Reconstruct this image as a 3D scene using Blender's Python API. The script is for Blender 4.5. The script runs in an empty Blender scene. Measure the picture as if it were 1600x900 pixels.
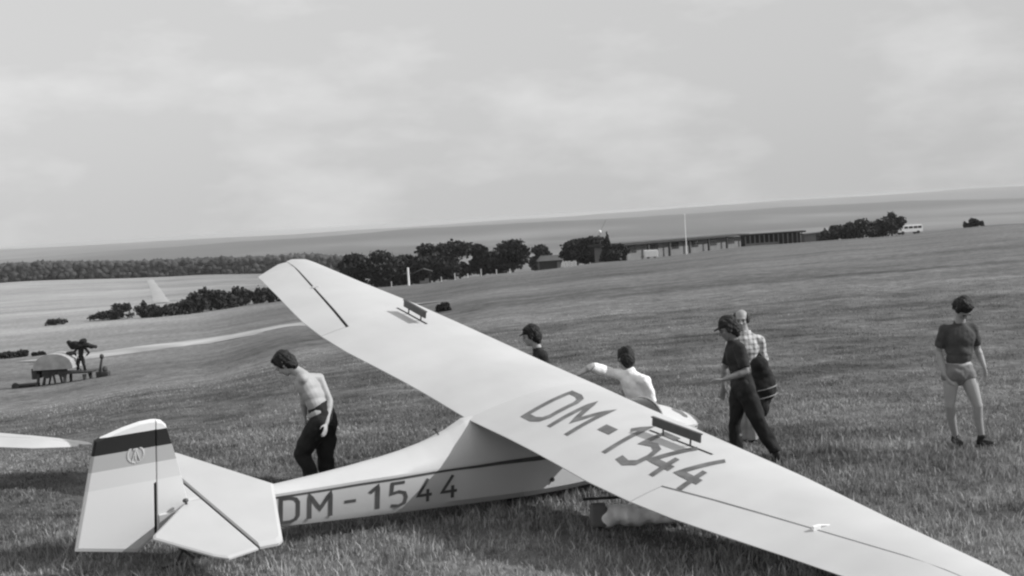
import bpy, bmesh, math, random
import numpy as np
from mathutils import Vector, Matrix, noise
random.seed(7); RNG = np.random.default_rng(7)
SC = bpy.context.scene
COL = SC.collection
PI = math.pi

# ------------------------------------------------------------------ camera
F_PX, CAM_H = 2200.0, 2.95
ROLL = math.atan(0.0613)
PITCH = math.atan(111 * math.cos(ROLL) / F_PX)
FW = Vector((0, math.cos(PITCH), -math.sin(PITCH)))
_r = Vector((1, 0, 0)); _u = _r.cross(FW)
CR = math.cos(ROLL) * _r - math.sin(ROLL) * _u
CU = math.cos(ROLL) * _u + math.sin(ROLL) * _r
CAM = Vector((0, 0, CAM_H))
cd = bpy.data.cameras.new('camera'); cam = bpy.data.objects.new('camera', cd); COL.objects.link(cam)
cd.sensor_width = 36; cd.lens = 36 * F_PX / 1600; cd.clip_start = 0.1; cd.clip_end = 60000
cam.matrix_world = Matrix(((CR.x, CU.x, -FW.x, 0), (CR.y, CU.y, -FW.y, 0), (CR.z, CU.z, -FW.z, CAM_H), (0, 0, 0, 1)))
SC.camera = cam

def ray(px, py):
    return (FW + CR * ((px - 800) / F_PX) - CU * ((py - 450) / F_PX))
def at(px, py, Y):
    """the point seen at picture position px,py that stands Y metres in front"""
    d = ray(px, py); return CAM + d * (Y / d.y)

# ------------------------------------------------------------------ light, sky, exposure
SUN_TRAVEL = Vector((-1.43, 0.05, -0.90)).normalized()
SUN_EL = math.asin(-SUN_TRAVEL.z)
SUN_AZ = math.atan2(-SUN_TRAVEL.x, -SUN_TRAVEL.y)
sd = bpy.data.lights.new('sun', 'SUN'); sun = bpy.data.objects.new('sun', sd); COL.objects.link(sun)
sd.energy = 3.3; sd.angle = math.radians(0.6); sd.color = (1, 1, 1)
sun.rotation_euler = SUN_TRAVEL.to_track_quat('-Z', 'Y').to_euler()
W = bpy.data.worlds.new('World'); SC.world = W; W.use_nodes = True
nt = W.node_tree; nt.nodes.clear()
def nd(tree, t, **kw):
    n = tree.nodes.new(t)
    for k, v in kw.items(): setattr(n, k, v)
    return n
sky = nd(nt, 'ShaderNodeTexSky'); sky.sky_type = 'NISHITA'; sky.sun_disc = False
sky.sun_elevation = SUN_EL; sky.sun_rotation = SUN_AZ
sky.air_density = 1.6; sky.dust_density = 4.0
bw = nd(nt, 'ShaderNodeRGBToBW'); nt.links.new(sky.outputs[0], bw.inputs[0])
tc = nd(nt, 'ShaderNodeTexCoord'); mp = nd(nt, 'ShaderNodeMapping'); mp.inputs['Scale'].default_value = (1.0, 1.0, 2.6)
mp.inputs['Location'].default_value = (0.31, 0.2, 0.12)
nt.links.new(tc.outputs['Generated'], mp.inputs[0])
n1 = nd(nt, 'ShaderNodeTexNoise'); n1.inputs['Scale'].default_value = 7.0; n1.inputs['Detail'].default_value = 7; n1.inputs['Roughness'].default_value = 0.55
nt.links.new(mp.outputs[0], n1.inputs['Vector'])
rmp = nd(nt, 'ShaderNodeMapRange'); rmp.inputs['From Min'].default_value = 0.49; rmp.inputs['From Max'].default_value = 0.74
rmp.inputs['To Min'].default_value = 4.65; rmp.inputs['To Max'].default_value = 5.85
nt.links.new(n1.outputs['Fac'], rmp.inputs['Value'])
mx = nd(nt, 'ShaderNodeMix'); mx.data_type = 'FLOAT'; mx.inputs[0].default_value = 0.82
nt.links.new(bw.outputs[0], mx.inputs[2]); nt.links.new(rmp.outputs[0], mx.inputs[3])
bg = nd(nt, 'ShaderNodeBackground'); bg.inputs['Strength'].default_value = 0.1
sx = nd(nt, 'ShaderNodeSeparateXYZ'); nt.links.new(tc.outputs['Generated'], sx.inputs[0])     # the thin cloud is whiter on the side away from the sun
gr = nd(nt, 'ShaderNodeMapRange'); gr.inputs['From Min'].default_value = -.6; gr.inputs['From Max'].default_value = .6; gr.inputs['To Min'].default_value = 1.22; gr.inputs['To Max'].default_value = .96
nt.links.new(sx.outputs['X'], gr.inputs['Value']); ml = nd(nt, 'ShaderNodeMath', operation='MULTIPLY'); nt.links.new(mx.outputs[0], ml.inputs[0]); nt.links.new(gr.outputs[0], ml.inputs[1])
nt.links.new(ml.outputs[0], bg.inputs['Color'])
wo = nd(nt, 'ShaderNodeOutputWorld'); nt.links.new(bg.outputs[0], wo.inputs['Surface'])
SC.view_settings.view_transform = 'Standard'; SC.view_settings.look = 'None'
SC.view_settings.exposure = 0.38; SC.view_settings.gamma = 1.0
SC.cycles.pixel_filter_type = 'BLACKMAN_HARRIS'; SC.cycles.filter_width = 2.3
SC.cycles.volume_bounces = 0; SC.cycles.max_bounces = 5; SC.cycles.volume_max_steps = 64

# ------------------------------------------------------------------ materials (the picture is black and white: all greys)
def mat(name, v, rough=0.7, var=0.0, vs=4.0, bump=0.0, bs=40.0, spec=0.3, detail=4, coords='Object', stretch=None, attr=None):
    m = bpy.data.materials.new(name); m.use_nodes = True; t = m.node_tree; b = t.nodes['Principled BSDF']
    b.inputs['Roughness'].default_value = rough; b.inputs['Specular IOR Level'].default_value = spec
    b.inputs['Base Color'].default_value = (v, v, v, 1)
    co = nd(t, 'ShaderNodeTexCoord'); vec = co.outputs[coords]
    if stretch:
        mpn = nd(t, 'ShaderNodeMapping'); mpn.inputs['Scale'].default_value = stretch
        t.links.new(vec, mpn.inputs[0]); vec = mpn.outputs[0]
    src = None
    if var:
        n = nd(t, 'ShaderNodeTexNoise'); n.inputs['Scale'].default_value = vs; n.inputs['Detail'].default_value = detail
        t.links.new(vec, n.inputs['Vector'])
        r = nd(t, 'ShaderNodeMapRange'); r.inputs['From Min'].default_value = 0.3; r.inputs['From Max'].default_value = 0.7
        r.inputs['To Min'].default_value = v * (1 - var); r.inputs['To Max'].default_value = v * (1 + var)
        t.links.new(n.outputs['Fac'], r.inputs['Value']); src = r.outputs[0]
    if attr:
        a = nd(t, 'ShaderNodeAttribute'); a.attribute_name = attr
        mm = nd(t, 'ShaderNodeMath', operation='MULTIPLY')
        if src: t.links.new(src, mm.inputs[0])
        else: mm.inputs[0].default_value = v
        t.links.new(a.outputs['Fac'], mm.inputs[1]); src = mm.outputs[0]
    if src: t.links.new(src, b.inputs['Base Color'])
    if bump:
        n = nd(t, 'ShaderNodeTexNoise'); n.inputs['Scale'].default_value = bs; n.inputs['Detail'].default_value = 5
        t.links.new(vec, n.inputs['Vector'])
        bp = nd(t, 'ShaderNodeBump'); bp.inputs['Strength'].default_value = bump; bp.inputs['Distance'].default_value = 0.02
        t.links.new(n.outputs['Fac'], bp.inputs['Height']); t.links.new(bp.outputs[0], b.inputs['Normal'])
    return m
M = {}
M['wing'] = mat('wing_fabric', 0.50, 0.45, 0.08, 1.1, 0.05, 9, 0.4)
_t = M['wing'].node_tree; _b = _t.nodes['Principled BSDF']; _bp = [n for n in _t.nodes if n.type == 'BUMP'][0]
_co = nd(_t, 'ShaderNodeTexCoord'); _wv = nd(_t, 'ShaderNodeTexWave'); _wv.bands_direction = 'Y'; _wv.inputs['Scale'].default_value = 1.05; _wv.inputs['Distortion'].default_value = .25
_t.links.new(_co.outputs['Object'], _wv.inputs[0]); _b2 = nd(_t, 'ShaderNodeBump'); _b2.inputs['Strength'].default_value = .10; _b2.inputs['Distance'].default_value = .02
_t.links.new(_wv.outputs['Fac'], _b2.inputs['Height']); _t.links.new(_bp.outputs[0], _b2.inputs['Normal']); _t.links.new(_b2.outputs[0], _b.inputs['Normal'])
M['fus'] = mat('fuselage_paint', 0.53, 0.4, 0.05, 2.0, 0.04, 12, 0.4)
M['tail'] = mat('tail_fabric', 0.50, 0.5, 0.05, 2.0, 0.04, 12, 0.3)
M['black'] = mat('black_paint', 0.03, 0.5, 0.15, 5)
M['red'] = mat('mid_band_paint', 0.40, 0.5, 0.05, 3)
M['gold'] = mat('light_band_paint', 0.58, 0.5, 0.05, 3)
M['letter'] = mat('letter_paint', 0.075, 0.55, 0.2, 6)
M['letterwing'] = mat('wing_letter_paint', 0.125, 0.55, 0.35, 7)
M['metal'] = mat('grey_metal', 0.05, 0.4, 0.2, 8, spec=0.5)
M['white'] = mat('white_paint', 0.8, 0.5, 0.05, 5)
M['rubber'] = mat('rubber', 0.03, 0.8, 0.1, 8)
M['dark'] = mat('dark_gap', 0.015, 0.9)
M['emblem'] = mat('emblem_paint', 0.53, 0.5, 0.15, 20)
M['glass'] = mat('canopy_glass', 0.03, 0.08, spec=0.6)
M['skin'] = mat('skin', 0.30, 0.55, 0.08, 7, 0.06, 30)
M['skintan'] = mat('tanned_skin', 0.17, 0.5, 0.08, 7, 0.06, 30)
M['skinpale'] = mat('pale_skin', 0.36, 0.55, 0.06, 7, 0.06, 30)
M['hair'] = mat('dark_hair', 0.014, 0.6, 0.5, 40, 0.7, 60)
M['greyhair'] = mat('greying_hair', 0.04, 0.7, 0.4, 40, 0.5, 60)
M['darkcloth'] = mat('dark_cloth', 0.016, 0.9, 0.35, 6, 0.4, 18)
M['shirtdark'] = mat('dark_shirt_cloth', 0.026, 0.9, 0.3, 6, 0.4, 18)
M['shirtgrey'] = mat('grey_shirt_cloth', 0.06, 0.9, 0.25, 6, 0.4, 18)
M['whitecloth'] = mat('white_cloth', 0.85, 0.85, 0.06, 6, 0.4, 16)
M['shorts'] = mat('pale_shorts_cloth', 0.38, 0.85, 0.1, 6, 0.4, 18)
M['trunks'] = mat('grey_trunks_cloth', 0.16, 0.85, 0.12, 6, 0.4, 18)
M['canvas'] = mat('white_canvas', 0.9, 0.85, 0.1, 6, 0.6, 12)
M['strap'] = mat('webbing', 0.30, .85, .1, 9)
M['leather'] = mat('black_leather', 0.018, 0.45, 0.2, 10)
M['bark'] = mat('bark', 0.06, 0.9, 0.3, 3)
M['leaf'] = mat('tree_leaves', 0.018, 0.7, 0.55, 0.9, detail=3)
M['conifer'] = mat('conifer_needles', 0.020, 0.8, 0.4, 1.2)
M['bush'] = mat('bush_leaves', 0.028, 0.75, 0.5, 1.1)
M['forest'] = mat('forest_canopy', 0.060, 0.9, 0.35, 0.012, detail=8)
M['roofdark'] = mat('dark_roof_felt', 0.035, 0.8, 0.2, 0.6)
M['roofpale'] = mat('pale_roof_sheet', 0.085, 0.7, 0.15, 0.4)
M['plaster'] = mat('plaster_wall', 0.15, 0.85, 0.12, 0.7)
M['timber'] = mat('dark_timber', 0.04, 0.8, 0.2, 2)
M['winch'] = mat('winch_sheet_metal', 0.36, 0.4, 0.2, 2.2, spec=0.5)
M['darkmetal'] = mat('dark_machine_metal', 0.05, 0.6, 0.3, 6)

def plaid():
    m = mat('plaid_cloth', 0.42, 0.85, 0.05, 8, 0.4, 18); t = m.node_tree; b = t.nodes['Principled BSDF']
    co = nd(t, 'ShaderNodeTexCoord'); sp = nd(t, 'ShaderNodeSeparateXYZ'); t.links.new(co.outputs['Object'], sp.inputs[0])
    outs = []
    for ax in ('X', 'Z'):
        mu = nd(t, 'ShaderNodeMath', operation='MULTIPLY'); mu.inputs[1].default_value = 17.0; t.links.new(sp.outputs[ax], mu.inputs[0])
        fr = nd(t, 'ShaderNodeMath', operation='FRACT'); t.links.new(mu.outputs[0], fr.inputs[0])
        gt = nd(t, 'ShaderNodeMath', operation='GREATER_THAN'); gt.inputs[1].default_value = 0.62; t.links.new(fr.outputs[0], gt.inputs[0]); outs.append(gt)
    ad = nd(t, 'ShaderNodeMath', operation='ADD'); t.links.new(outs[0].outputs[0], ad.inputs[0]); t.links.new(outs[1].outputs[0], ad.inputs[1])
    mr = nd(t, 'ShaderNodeMapRange'); mr.inputs['From Max'].default_value = 2; mr.inputs['To Min'].default_value = 0.52; mr.inputs['To Max'].default_value = 0.20
    t.links.new(ad.outputs[0], mr.inputs['Value']); t.links.new(mr.outputs[0], b.inputs['Base Color'])
    return m
M['plaid'] = plaid()

# ------------------------------------------------------------------ helpers
def tag(o, label=None, cat=None, group=None, kind=None):
    if label: o['label'] = label
    if cat: o['category'] = cat
    if group: o['group'] = group
    if kind: o['kind'] = kind
    return o
def empty(name, loc, label, cat, group=None, rz=0):
    o = bpy.data.objects.new(name, None); COL.objects.link(o); o.location = loc; o.rotation_euler = (0, 0, rz); o.empty_display_size = 0.3
    return tag(o, label, cat, group)
def link(name, me, m, parent=None, smooth=False):
    o = bpy.data.objects.new(name, me); COL.objects.link(o)
    if m is not None and len(me.materials) == 0: me.materials.append(m)
    if smooth: me.shade_smooth()
    if parent: o.parent = parent
    return o
def fromdata(name, V, Fc, m, parent=None, smooth=False):
    me = bpy.data.meshes.new(name); me.from_pydata([tuple(v) for v in V], [], [tuple(f) for f in Fc]); me.update()
    return link(name, me, m, parent, smooth)
def frombm(name, bm, m, parent=None, smooth=False):
    bmesh.ops.recalc_face_normals(bm, faces=bm.faces)
    me = bpy.data.meshes.new(name); bm.to_mesh(me); bm.free()
    return link(name, me, m, parent, smooth)
def box(bm, c, s, rot=None, bevel=0.0):
    mt = Matrix.Translation(c) @ (rot.to_4x4() if rot else Matrix.Identity(4)) @ Matrix.Diagonal((s[0], s[1], s[2], 1))
    r = bmesh.ops.create_cube(bm, size=1, matrix=mt)
    if bevel:
        es = list({e for v in r['verts'] for e in v.link_edges})
        bmesh.ops.bevel(bm, geom=es, offset=bevel, segments=2, affect='EDGES', profile=0.6)
def tube(bm, a, b, ra, rb=None, n=10):
    a = Vector(a); b = Vector(b); rb = ra if rb is None else rb
    q = (b - a).to_track_quat('Z', 'Y').to_matrix().to_4x4()
    bmesh.ops.create_cone(bm, cap_ends=True, segments=n, radius1=ra, radius2=rb, depth=(b - a).length, matrix=Matrix.Translation((a + b) / 2) @ q)
def ell(bm, c, r, rot=None, n=12):
    mt = Matrix.Translation(c) @ (rot.to_4x4() if rot else Matrix.Identity(4)) @ Matrix.Diagonal((r[0], r[1], r[2], 1))
    bmesh.ops.create_uvsphere(bm, u_segments=n, v_segments=max(6, n * 2 // 3), radius=1, matrix=mt)
def prism(outline, y0, y1, plane='xz'):
    """closed prism of an outline of (a,b) points; returns bmesh"""
    bm = bmesh.new()
    def P(a, b, c): return (a, c, b) if plane == 'xz' else (a, b, c)
    A = [bm.verts.new(P(a, b, y0)) for a, b in outline]; B = [bm.verts.new(P(a, b, y1)) for a, b in outline]
    bm.faces.new(A); bm.faces.new(B[::-1])
    for i in range(len(A)):
        j = (i + 1) % len(A); bm.faces.new((A[i], B[i], B[j], A[j]))
    return bm

# value noise
_tab = RNG.random((256, 256))
def vn(x, y):
    x = np.asarray(x, float); y = np.asarray(y, float)
    xi = np.floor(x).astype(int); yi = np.floor(y).astype(int); fx = x - xi; fy = y - yi
    fx = fx * fx * (3 - 2 * fx); fy = fy * fy * (3 - 2 * fy)
    g = lambda a, b: _tab[a % 256, b % 256]
    return (g(xi, yi) * (1 - fx) + g(xi + 1, yi) * fx) * (1 - fy) + (g(xi, yi + 1) * (1 - fx) + g(xi + 1, yi + 1) * fx) * fy
def fbm(x, y, o=4):
    s = 0; a = 0.5; t = 0
    for i in range(o):
        s = s + a * vn(x * 2 ** i + 17 * i, y * 2 ** i + 31 * i); t += a; a *= 0.5
    return s / t

# ------------------------------------------------------------------ terrain (a grass slope that falls away to the left and back)
DN = np.log(np.array([9, 18, 40, 77, 125, 200, 260, 320, 450, 880, 1500, 3000, 5200, 7000, 9000, 14000, 20000.]))
AZ = np.array([-24, -20, -13, -8.3, -4.2, 0, 4.5, 10.3, 14, 20, 26.])
ZT = np.array([
 [0, 0, -1.7, -4.9, -6.9, -8.8, -9.9, -11, -13, -17, -35, -58, -70, -52, -70, -12, -60],
 [0, 0, -1.6, -4.75, -6.7, -8.6, -9.7, -10.8, -13, -17, -35, -58, -70, -52, -70, -11, -60],
 [0, 0, -1.3, -4.1, -6.5, -8.2, -9.3, -10.8, -13.6, -20.5, -37, -60, -70, -45, -70, -25, -60],
 [0, 0, -1.0, -3.0, -5.35, -7.2, -8.6, -10.3, -14, -23, -40, -62, -70, -38, -70, -36, -60],
 [0, 0, -.8, -2.3, -4.2, -6.6, -8.3, -11.5, -17, -32, -50, -66, -72, -33, -70, -40, -60],
 [0, 0, -.6, -1.9, -3.6, -5.6, -7.3, -10.4, -17, -38, -56, -68, -73, -31, -70, -30, -60],
 [0, 0, -.5, -1.6, -3.0, -4.8, -6.4, -9.3, -17, -40, -60, -70, -74, -31, -70, -20, -60],
 [0, 0, -.4, -1.3, -2.4, -3.9, -5.0, -7.6, -16, -40, -60, -70, -74, -32, -70, -8, -60],
 [0, 0, -.35, -1.15, -2.2, -3.5, -4.6, -7.2, -15, -40, -60, -70, -74, -42, -70, -3, -60],
 [0, 0, -.3, -.9, -1.8, -2.6, -3.55, -6.0, -14, -40, -60, -70, -74, -50, -70, 0, -60],
 [0, 0, -.3, -.9, -1.8, -2.6, -3.5, -6.0, -14, -40, -60, -70, -74, -50, -70, 0, -60]])
def terrain(x, y):
    x = np.asarray(x, float); y = np.asarray(y, float)
    r = np.hypot(x, y) + 1e-6; a = np.degrees(np.arctan2(x, y))
    def sample(a):
        # smooth (hermite) in both directions
        u = np.interp(a, AZ, np.arange(len(AZ))); v = np.interp(np.log(r), DN, np.arange(len(DN)))
        def idx(t, n):
            i = np.clip(np.floor(t).astype(int), 0, n - 2); return i, t - i
        i, fu = idx(u, len(AZ)); j, fv = idx(v, len(DN))
        fu = fu * fu * (3 - 2 * fu)
        def row(ii):
            p0 = ZT[ii, np.clip(j - 1, 0, len(DN) - 1)]; p1 = ZT[ii, j]; p2 = ZT[ii, j + 1]; p3 = ZT[ii, np.clip(j + 2, 0, len(DN) - 1)]
            m = np.abs(p2 - p1) * 2.2
            m1 = np.clip((p2 - p0) / 2, -m, m); m2 = np.clip((p3 - p1) / 2, -m, m)
            t = fv
            return (2 * t**3 - 3 * t**2 + 1) * p1 + (t**3 - 2 * t**2 + t) * m1 + (-2 * t**3 + 3 * t**2) * p2 + (t**3 - t**2) * m2
        return row(i) * (1 - fu) + row(i + 1) * fu
    z = sample(np.clip(a, -24, 26)); z0 = sample(np.zeros_like(a))
    w = np.clip((np.abs(a) - 80) / 100, 0, 1); z = z * (1 - w) + z0 * w
    near = 0.10 * (fbm(x * .45 + 50, y * .45 + 50, 3) - .5) * np.clip(1 - np.abs(r - 14) / 400, 0, 1)
    mid = 0.5 * (fbm(x * .03 + 9, y * .03 + 7, 3) - .5) * np.clip((r - 30) / 60, 0, 1)
    far = (fbm(x * .0011 + 3, y * .0011 + 5, 4) - .5) * np.clip((r - 4000) / 3000, 0, 1) * 34
    return z + near + mid + far
def tz(x, y): return float(terrain(np.array([x]), np.array([y]))[0])
def gp(px, Y, dz=0.0):
    """ground point at picture column px (taken along the horizon) and distance Y"""
    hy = 388 - 0.0613 * px
    p = at(px, hy + 80, Y); p = at(px, hy + F_PX * (CAM_H - tz(p.x, Y)) / Y, Y)
    return Vector((p.x, Y, tz(p.x, Y) + dz))

az = np.unique(np.concatenate([np.arange(-180, -30, 3.), np.arange(-30, 30, .25), np.arange(30, 180, 3.)]))
rad = np.concatenate([[0.0], np.geomspace(1.2, 20000, 460)])
A_, R_ = np.meshgrid(np.radians(az), rad)
X_ = R_ * np.sin(A_); Y_ = R_ * np.cos(A_); Z_ = terrain(X_, Y_)
nr, na = X_.shape
V = np.stack([X_, Y_, Z_], -1).reshape(-1, 3)
ii, jj = np.meshgrid(np.arange(nr - 1), np.arange(na), indexing='ij'); j2 = (jj + 1) % na
Fq = np.stack([ii * na + jj, ii * na + j2, (ii + 1) * na + j2, (ii + 1) * na + jj], -1).reshape(-1, 4)
def bigmesh(name, V, Fc, m, smooth=False, attr=None):
    V = np.asarray(V, np.float32); Fc = np.asarray(Fc, np.int32); k = Fc.shape[1]
    me = bpy.data.meshes.new(name); me.vertices.add(len(V)); me.vertices.foreach_set('co', V.ravel())
    me.loops.add(Fc.size); me.loops.foreach_set('vertex_index', Fc.ravel())
    me.polygons.add(len(Fc)); me.polygons.foreach_set('loop_start', np.arange(0, Fc.size, k, dtype=np.int32))
    try: me.polygons.foreach_set('loop_total', np.full(len(Fc), k, np.int32))
    except Exception: pass
    if attr is not None:
        a = me.attributes.new('tint', 'FLOAT', 'POINT'); a.data.foreach_set('value', np.asarray(attr, np.float32))
    me.update(calc_edges=True); me.validate()
    return link(name, me, m, None, smooth)
def field_tint(x, y):
    """real differences of the turf: dry pale grass to the left and in streaks, wooded ridges far off"""
    r = np.hypot(x, y); a = np.degrees(np.arctan2(x, y))
    n = fbm(x * .012 + 4, y * .05 + 8, 4); n2 = fbm(x * .09 + 1, y * .28 + 2, 4); n3 = fbm(x * .9 + 5, y * 1.5, 3)
    t = .84 + .75 * (n - .5) + .65 * (n2 - .5) + .75 * (n3 - .5) * np.clip(60 / r, 0, 1)
    dry = np.clip((-a - 6.5) / 9, 0, 1) * np.clip((r - 28) / 70, 0, 1)
    t = t + dry * np.clip((r - 95) / 120, .25, 1) * (1.05 + .5 * (n - .5))
    dry2 = np.clip((r - 60) / 150, 0, 1) * (1 - dry); t = t + dry2 * .05
    f = np.clip((r - 1200) / 1500, 0, 1)
    patch = fbm(x * .0016 + 11, y * .0009 + 3, 4)
    far = .42 + .75 * np.clip((patch - .48) * 3, 0, 1)
    ridge = np.clip((r - 5600) / 500, 0, 1) * np.clip((a + 22) / 14, 0, 1)
    far = far * (1 - .75 * ridge) + .10 * ridge
    return np.clip(t * (1 - f) + far * f, .12, 3)
gm = mat('meadow', 0.17, 0.95, 0.38, 2.2, 0.9, 5, spec=0.05, detail=8, attr='tint')
b_ = [n for n in gm.node_tree.nodes if n.type == 'BUMP'][0]; b_.inputs['Distance'].default_value = 0.12
ground = bigmesh('ground', V, Fq, gm, True, field_tint(V[:, 0], V[:, 1]))
tag(ground, 'sloping dry meadow of the airfield running down to a far plain', kind='structure')

# tracks across the field: sheets lying on the turf
trackm = mat('dirt_track', 0.36, 0.95, 0.45, 0.16, spec=0.05)
def track(name, pts, w, label, dz=0.07):
    pts = [Vector(p) for p in pts]; P = []
    for a, b in zip(pts, pts[1:]):
        n = max(2, int((b - a).length / 2))
        for i in range(n): P.append(a.lerp(b, i / n))
    P.append(pts[-1]); V = []; Fc = []; K = 5
    for i, p in enumerate(P):
        d = (P[min(i + 1, len(P) - 1)] - P[max(i - 1, 0)]); n = Vector((-d.y, d.x, 0)).normalized()
        ww = w * (0.8 + 0.5 * fbm(np.array([i * .11]), np.array([w * 3.0]))[0])
        for k in range(K):
            q = p + n * ww * (k / (K - 1) - .5); V.append((q.x, q.y, tz(q.x, q.y) + dz * (1 if 0 < k < K - 1 else .2)))
    for i in range(len(P) - 1):
        for k in range(K - 1): a = i * K + k; Fc.append((a, a + 1, a + K + 1, a + K))
    return tag(fromdata(name, V, Fc, trackm if w > 5 else mat('path_grass', 0.36, .95, .2, .5, spec=.05), None, True), label, kind='structure')
def gxy(px, py):
    """where the sight line through px,py meets the terrain"""
    d = ray(px, py).normalized(); t = np.geomspace(8, 3000, 1500)
    hit = np.nonzero(CAM_H + d.z * t <= terrain(d.x * t, d.y * t))[0]; t = t[hit[0]] if len(hit) else 3000.
    return Vector((d.x * t, d.y * t, 0))
track('dirt_track', [gxy(60, 566), gxy(180, 551), gxy(290, 536), gxy(400, 519), gxy(492, 503), gxy(640, 478)], 8.5, 'pale worn vehicle track crossing the meadow on the left')
track('footpath', [gxy(253, 474), gxy(243, 452), gxy(234, 437)], 3.2, 'pale straight path running up the far field to the forest', 0.15)

# ------------------------------------------------------------------ grass blades of the near turf
def grass(name, n, d0, d1, hmin, hmax, wid, label, bent=True):
    u = RNG.random(n); r = d0 + (d1 - d0) * u**1.25 if not bent else d0 + (d1 - d0) * u**1.15
    a = np.radians(RNG.uniform(-27, 27, n)); x = r * np.sin(a); y = r * np.cos(a)
    c = fbm(x * 1.9, y * 1.9, 3); c2 = fbm(x * .5 + 40, y * .5 + 40, 3)
    # tufts: pull blades towards tuft centres
    tx = np.round(x * 4 + .6 * vn(x * 4, y * 4)) / 4; ty = np.round(y * 4 + .6 * vn(y * 4, x * 4)) / 4
    pull = RNG.random(n) * .55; x = x * (1 - pull) + (tx + .06 * RNG.standard_normal(n)) * pull; y = y * (1 - pull) + (ty + .06 * RNG.standard_normal(n)) * pull
    z = terrain(x, y) - .01
    h = (hmin + (hmax - hmin) * RNG.random(n)**1.5) * (.35 + 1.3 * c) * (.5 + 1.0 * c2) * (np.clip(1.25 - (r - 10) * .05, .6, 1.2) if bent else np.clip((d1 + 8 - r) / 45, .15, 1))
    w = wid * (.7 + .6 * RNG.random(n)) * (r / d0)**.5
    ang = RNG.uniform(0, 2 * PI, n); ca, sa = np.cos(ang), np.sin(ang)
    la = RNG.uniform(0, 2 * PI, n); le = h * RNG.uniform(.1, .75, n); lx, ly = np.cos(la) * le, np.sin(la) * le
    tint = np.clip(field_tint(x, y) * (.55 + .95 * RNG.random(n)**1.3) * (.75 + .6 * c2) * (1.35 if 'stalk' in name else 1), .15, 2.8)
    o = np.stack([x, y, z], -1); side = np.stack([ca * w, sa * w, 0 * w], -1) / 2
    if bent:
        mid = o + np.stack([lx * .3, ly * .3, h * .6], -1); tip = o + np.stack([lx, ly, h], -1)
        Vv = np.stack([o - side, o + side, mid + side * .75, mid - side * .75, tip + side * .12, tip - side * .12], 1).reshape(-1, 3)
        b = np.arange(n)[:, None] * 6; Fc = np.concatenate([b + [0, 1, 2, 3], b + [3, 2, 4, 5]]); k = 6
    else:
        tip = o + np.stack([lx, ly, h], -1)
        Vv = np.stack([o - side, o + side, tip], 1).reshape(-1, 3); b = np.arange(n)[:, None] * 3; Fc = b + [0, 1, 2]; k = 3
    ob = bigmesh(name, Vv, Fc, GM, False, np.repeat(tint, k))
    return tag(ob, label, 'grass', kind='stuff')
GM = mat('grass_blades', 0.33, 0.8, 0, spec=0.15, attr='tint')
t_ = GM.node_tree; pb = t_.nodes['Principled BSDF']; tr = nd(t_, 'ShaderNodeBsdfTranslucent'); ms_ = nd(t_, 'ShaderNodeMixShader'); ms_.inputs[0].default_value = .2
t_.links.new(pb.inputs['Base Color'].links[0].from_socket, tr.inputs['Color']); t_.links.new(pb.outputs[0], ms_.inputs[1]); t_.links.new(tr.outputs[0], ms_.inputs[2])
t_.links.new(ms_.outputs[0], t_.nodes['Material Output'].inputs['Surface'])
grass('grass', 210000, 9.5, 24, .03, .085, .009, 'tufted dry grass growing round the gliders and the people')
grass('dry_stalks', 9000, 9.5, 18, .05, .14, .008, 'taller pale dry stalks standing in the near turf')
grass('meadow_grass', 150000, 20, 75, .025, .055, .020, 'short meadow grass behind the people', False)

# ------------------------------------------------------------------ the glider
gf = Vector((0.82319082, 0.56737767, 0.02096314)); gl = Vector((-0.55776761, 0.80124644, 0.21656279)); gu = Vector((0.10607625, -0.18996506, 0.9760436))
GP0 = Vector((-0.5242316, 14.05409376, 0.98846241))
GB = Vector((0.6, 0, -1.0))                     # the base point (where the wheel stands) in glider coordinates
DIH = math.radians(3.45)
LE_T = [(0, 1.80), (.76, 1.71), (1.68, 1.62), (3.2, 1.46), (4.5, 1.25), (5.5, 1.12), (5.64, 1.09), (5.70, 1.03), (5.76, .84)]
TE_T = [(0, 0), (.97, -.04), (1.62, -.11), (2.28, -.19), (2.75, -.20), (3.42, -.16), (4.19, -.02), (5.16, .12), (5.40, .38), (5.64, .66), (5.76, .82)]
def ip(T, y): return float(np.interp(abs(y), [a for a, b in T], [b for a, b in T]))
HINGE = lambda y: .14 + (abs(y) - 2.79) * .215
def prof(t):
    """airfoil half-thickness and camber at t from 0 (leading edge) to 1"""
    th = 5 * .150 * (.2969 * math.sqrt(max(t, 0)) - .126 * t - .3516 * t * t + .2843 * t**3 - .1015 * t**4)
    return th, .035 * 4 * t * (1 - t) * (1 - .3 * t)
def wpt(y, t, up=1, off=0.0):
    """point on wing surface; y signed span (left +), t chord fraction"""
    le, te = ip(LE_T, y), ip(TE_T, y); c = le - te; th, cam_ = prof(t)
    k = 1 - .35 * min(1, abs(y) / 5.7); x = le - c * t; z = (cam_ + up * th * k) * c * (1 if up > 0 else .75) + off - .035
    return Vector((x, y * math.cos(DIH), z + abs(y) * math.sin(DIH)))
def wsurf(x, y, off=0.0):
    le, te = ip(LE_T, y), ip(TE_T, y); return wpt(y, min(max((le - x) / (le - te), 0), 1), 1, off)
def loft(rings, closed_ends=True):
    bm = bmesh.new(); R = [[bm.verts.new(p) for p in r] for r in rings]; n = len(R[0])
    for a, b in zip(R, R[1:]):
        for i in range(n):
            j = (i + 1) % n; bm.faces.new((a[i], a[j], b[j], b[i]))
    if closed_ends: bm.faces.new(R[0][::-1]); bm.faces.new(R[-1])
    return bm
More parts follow.
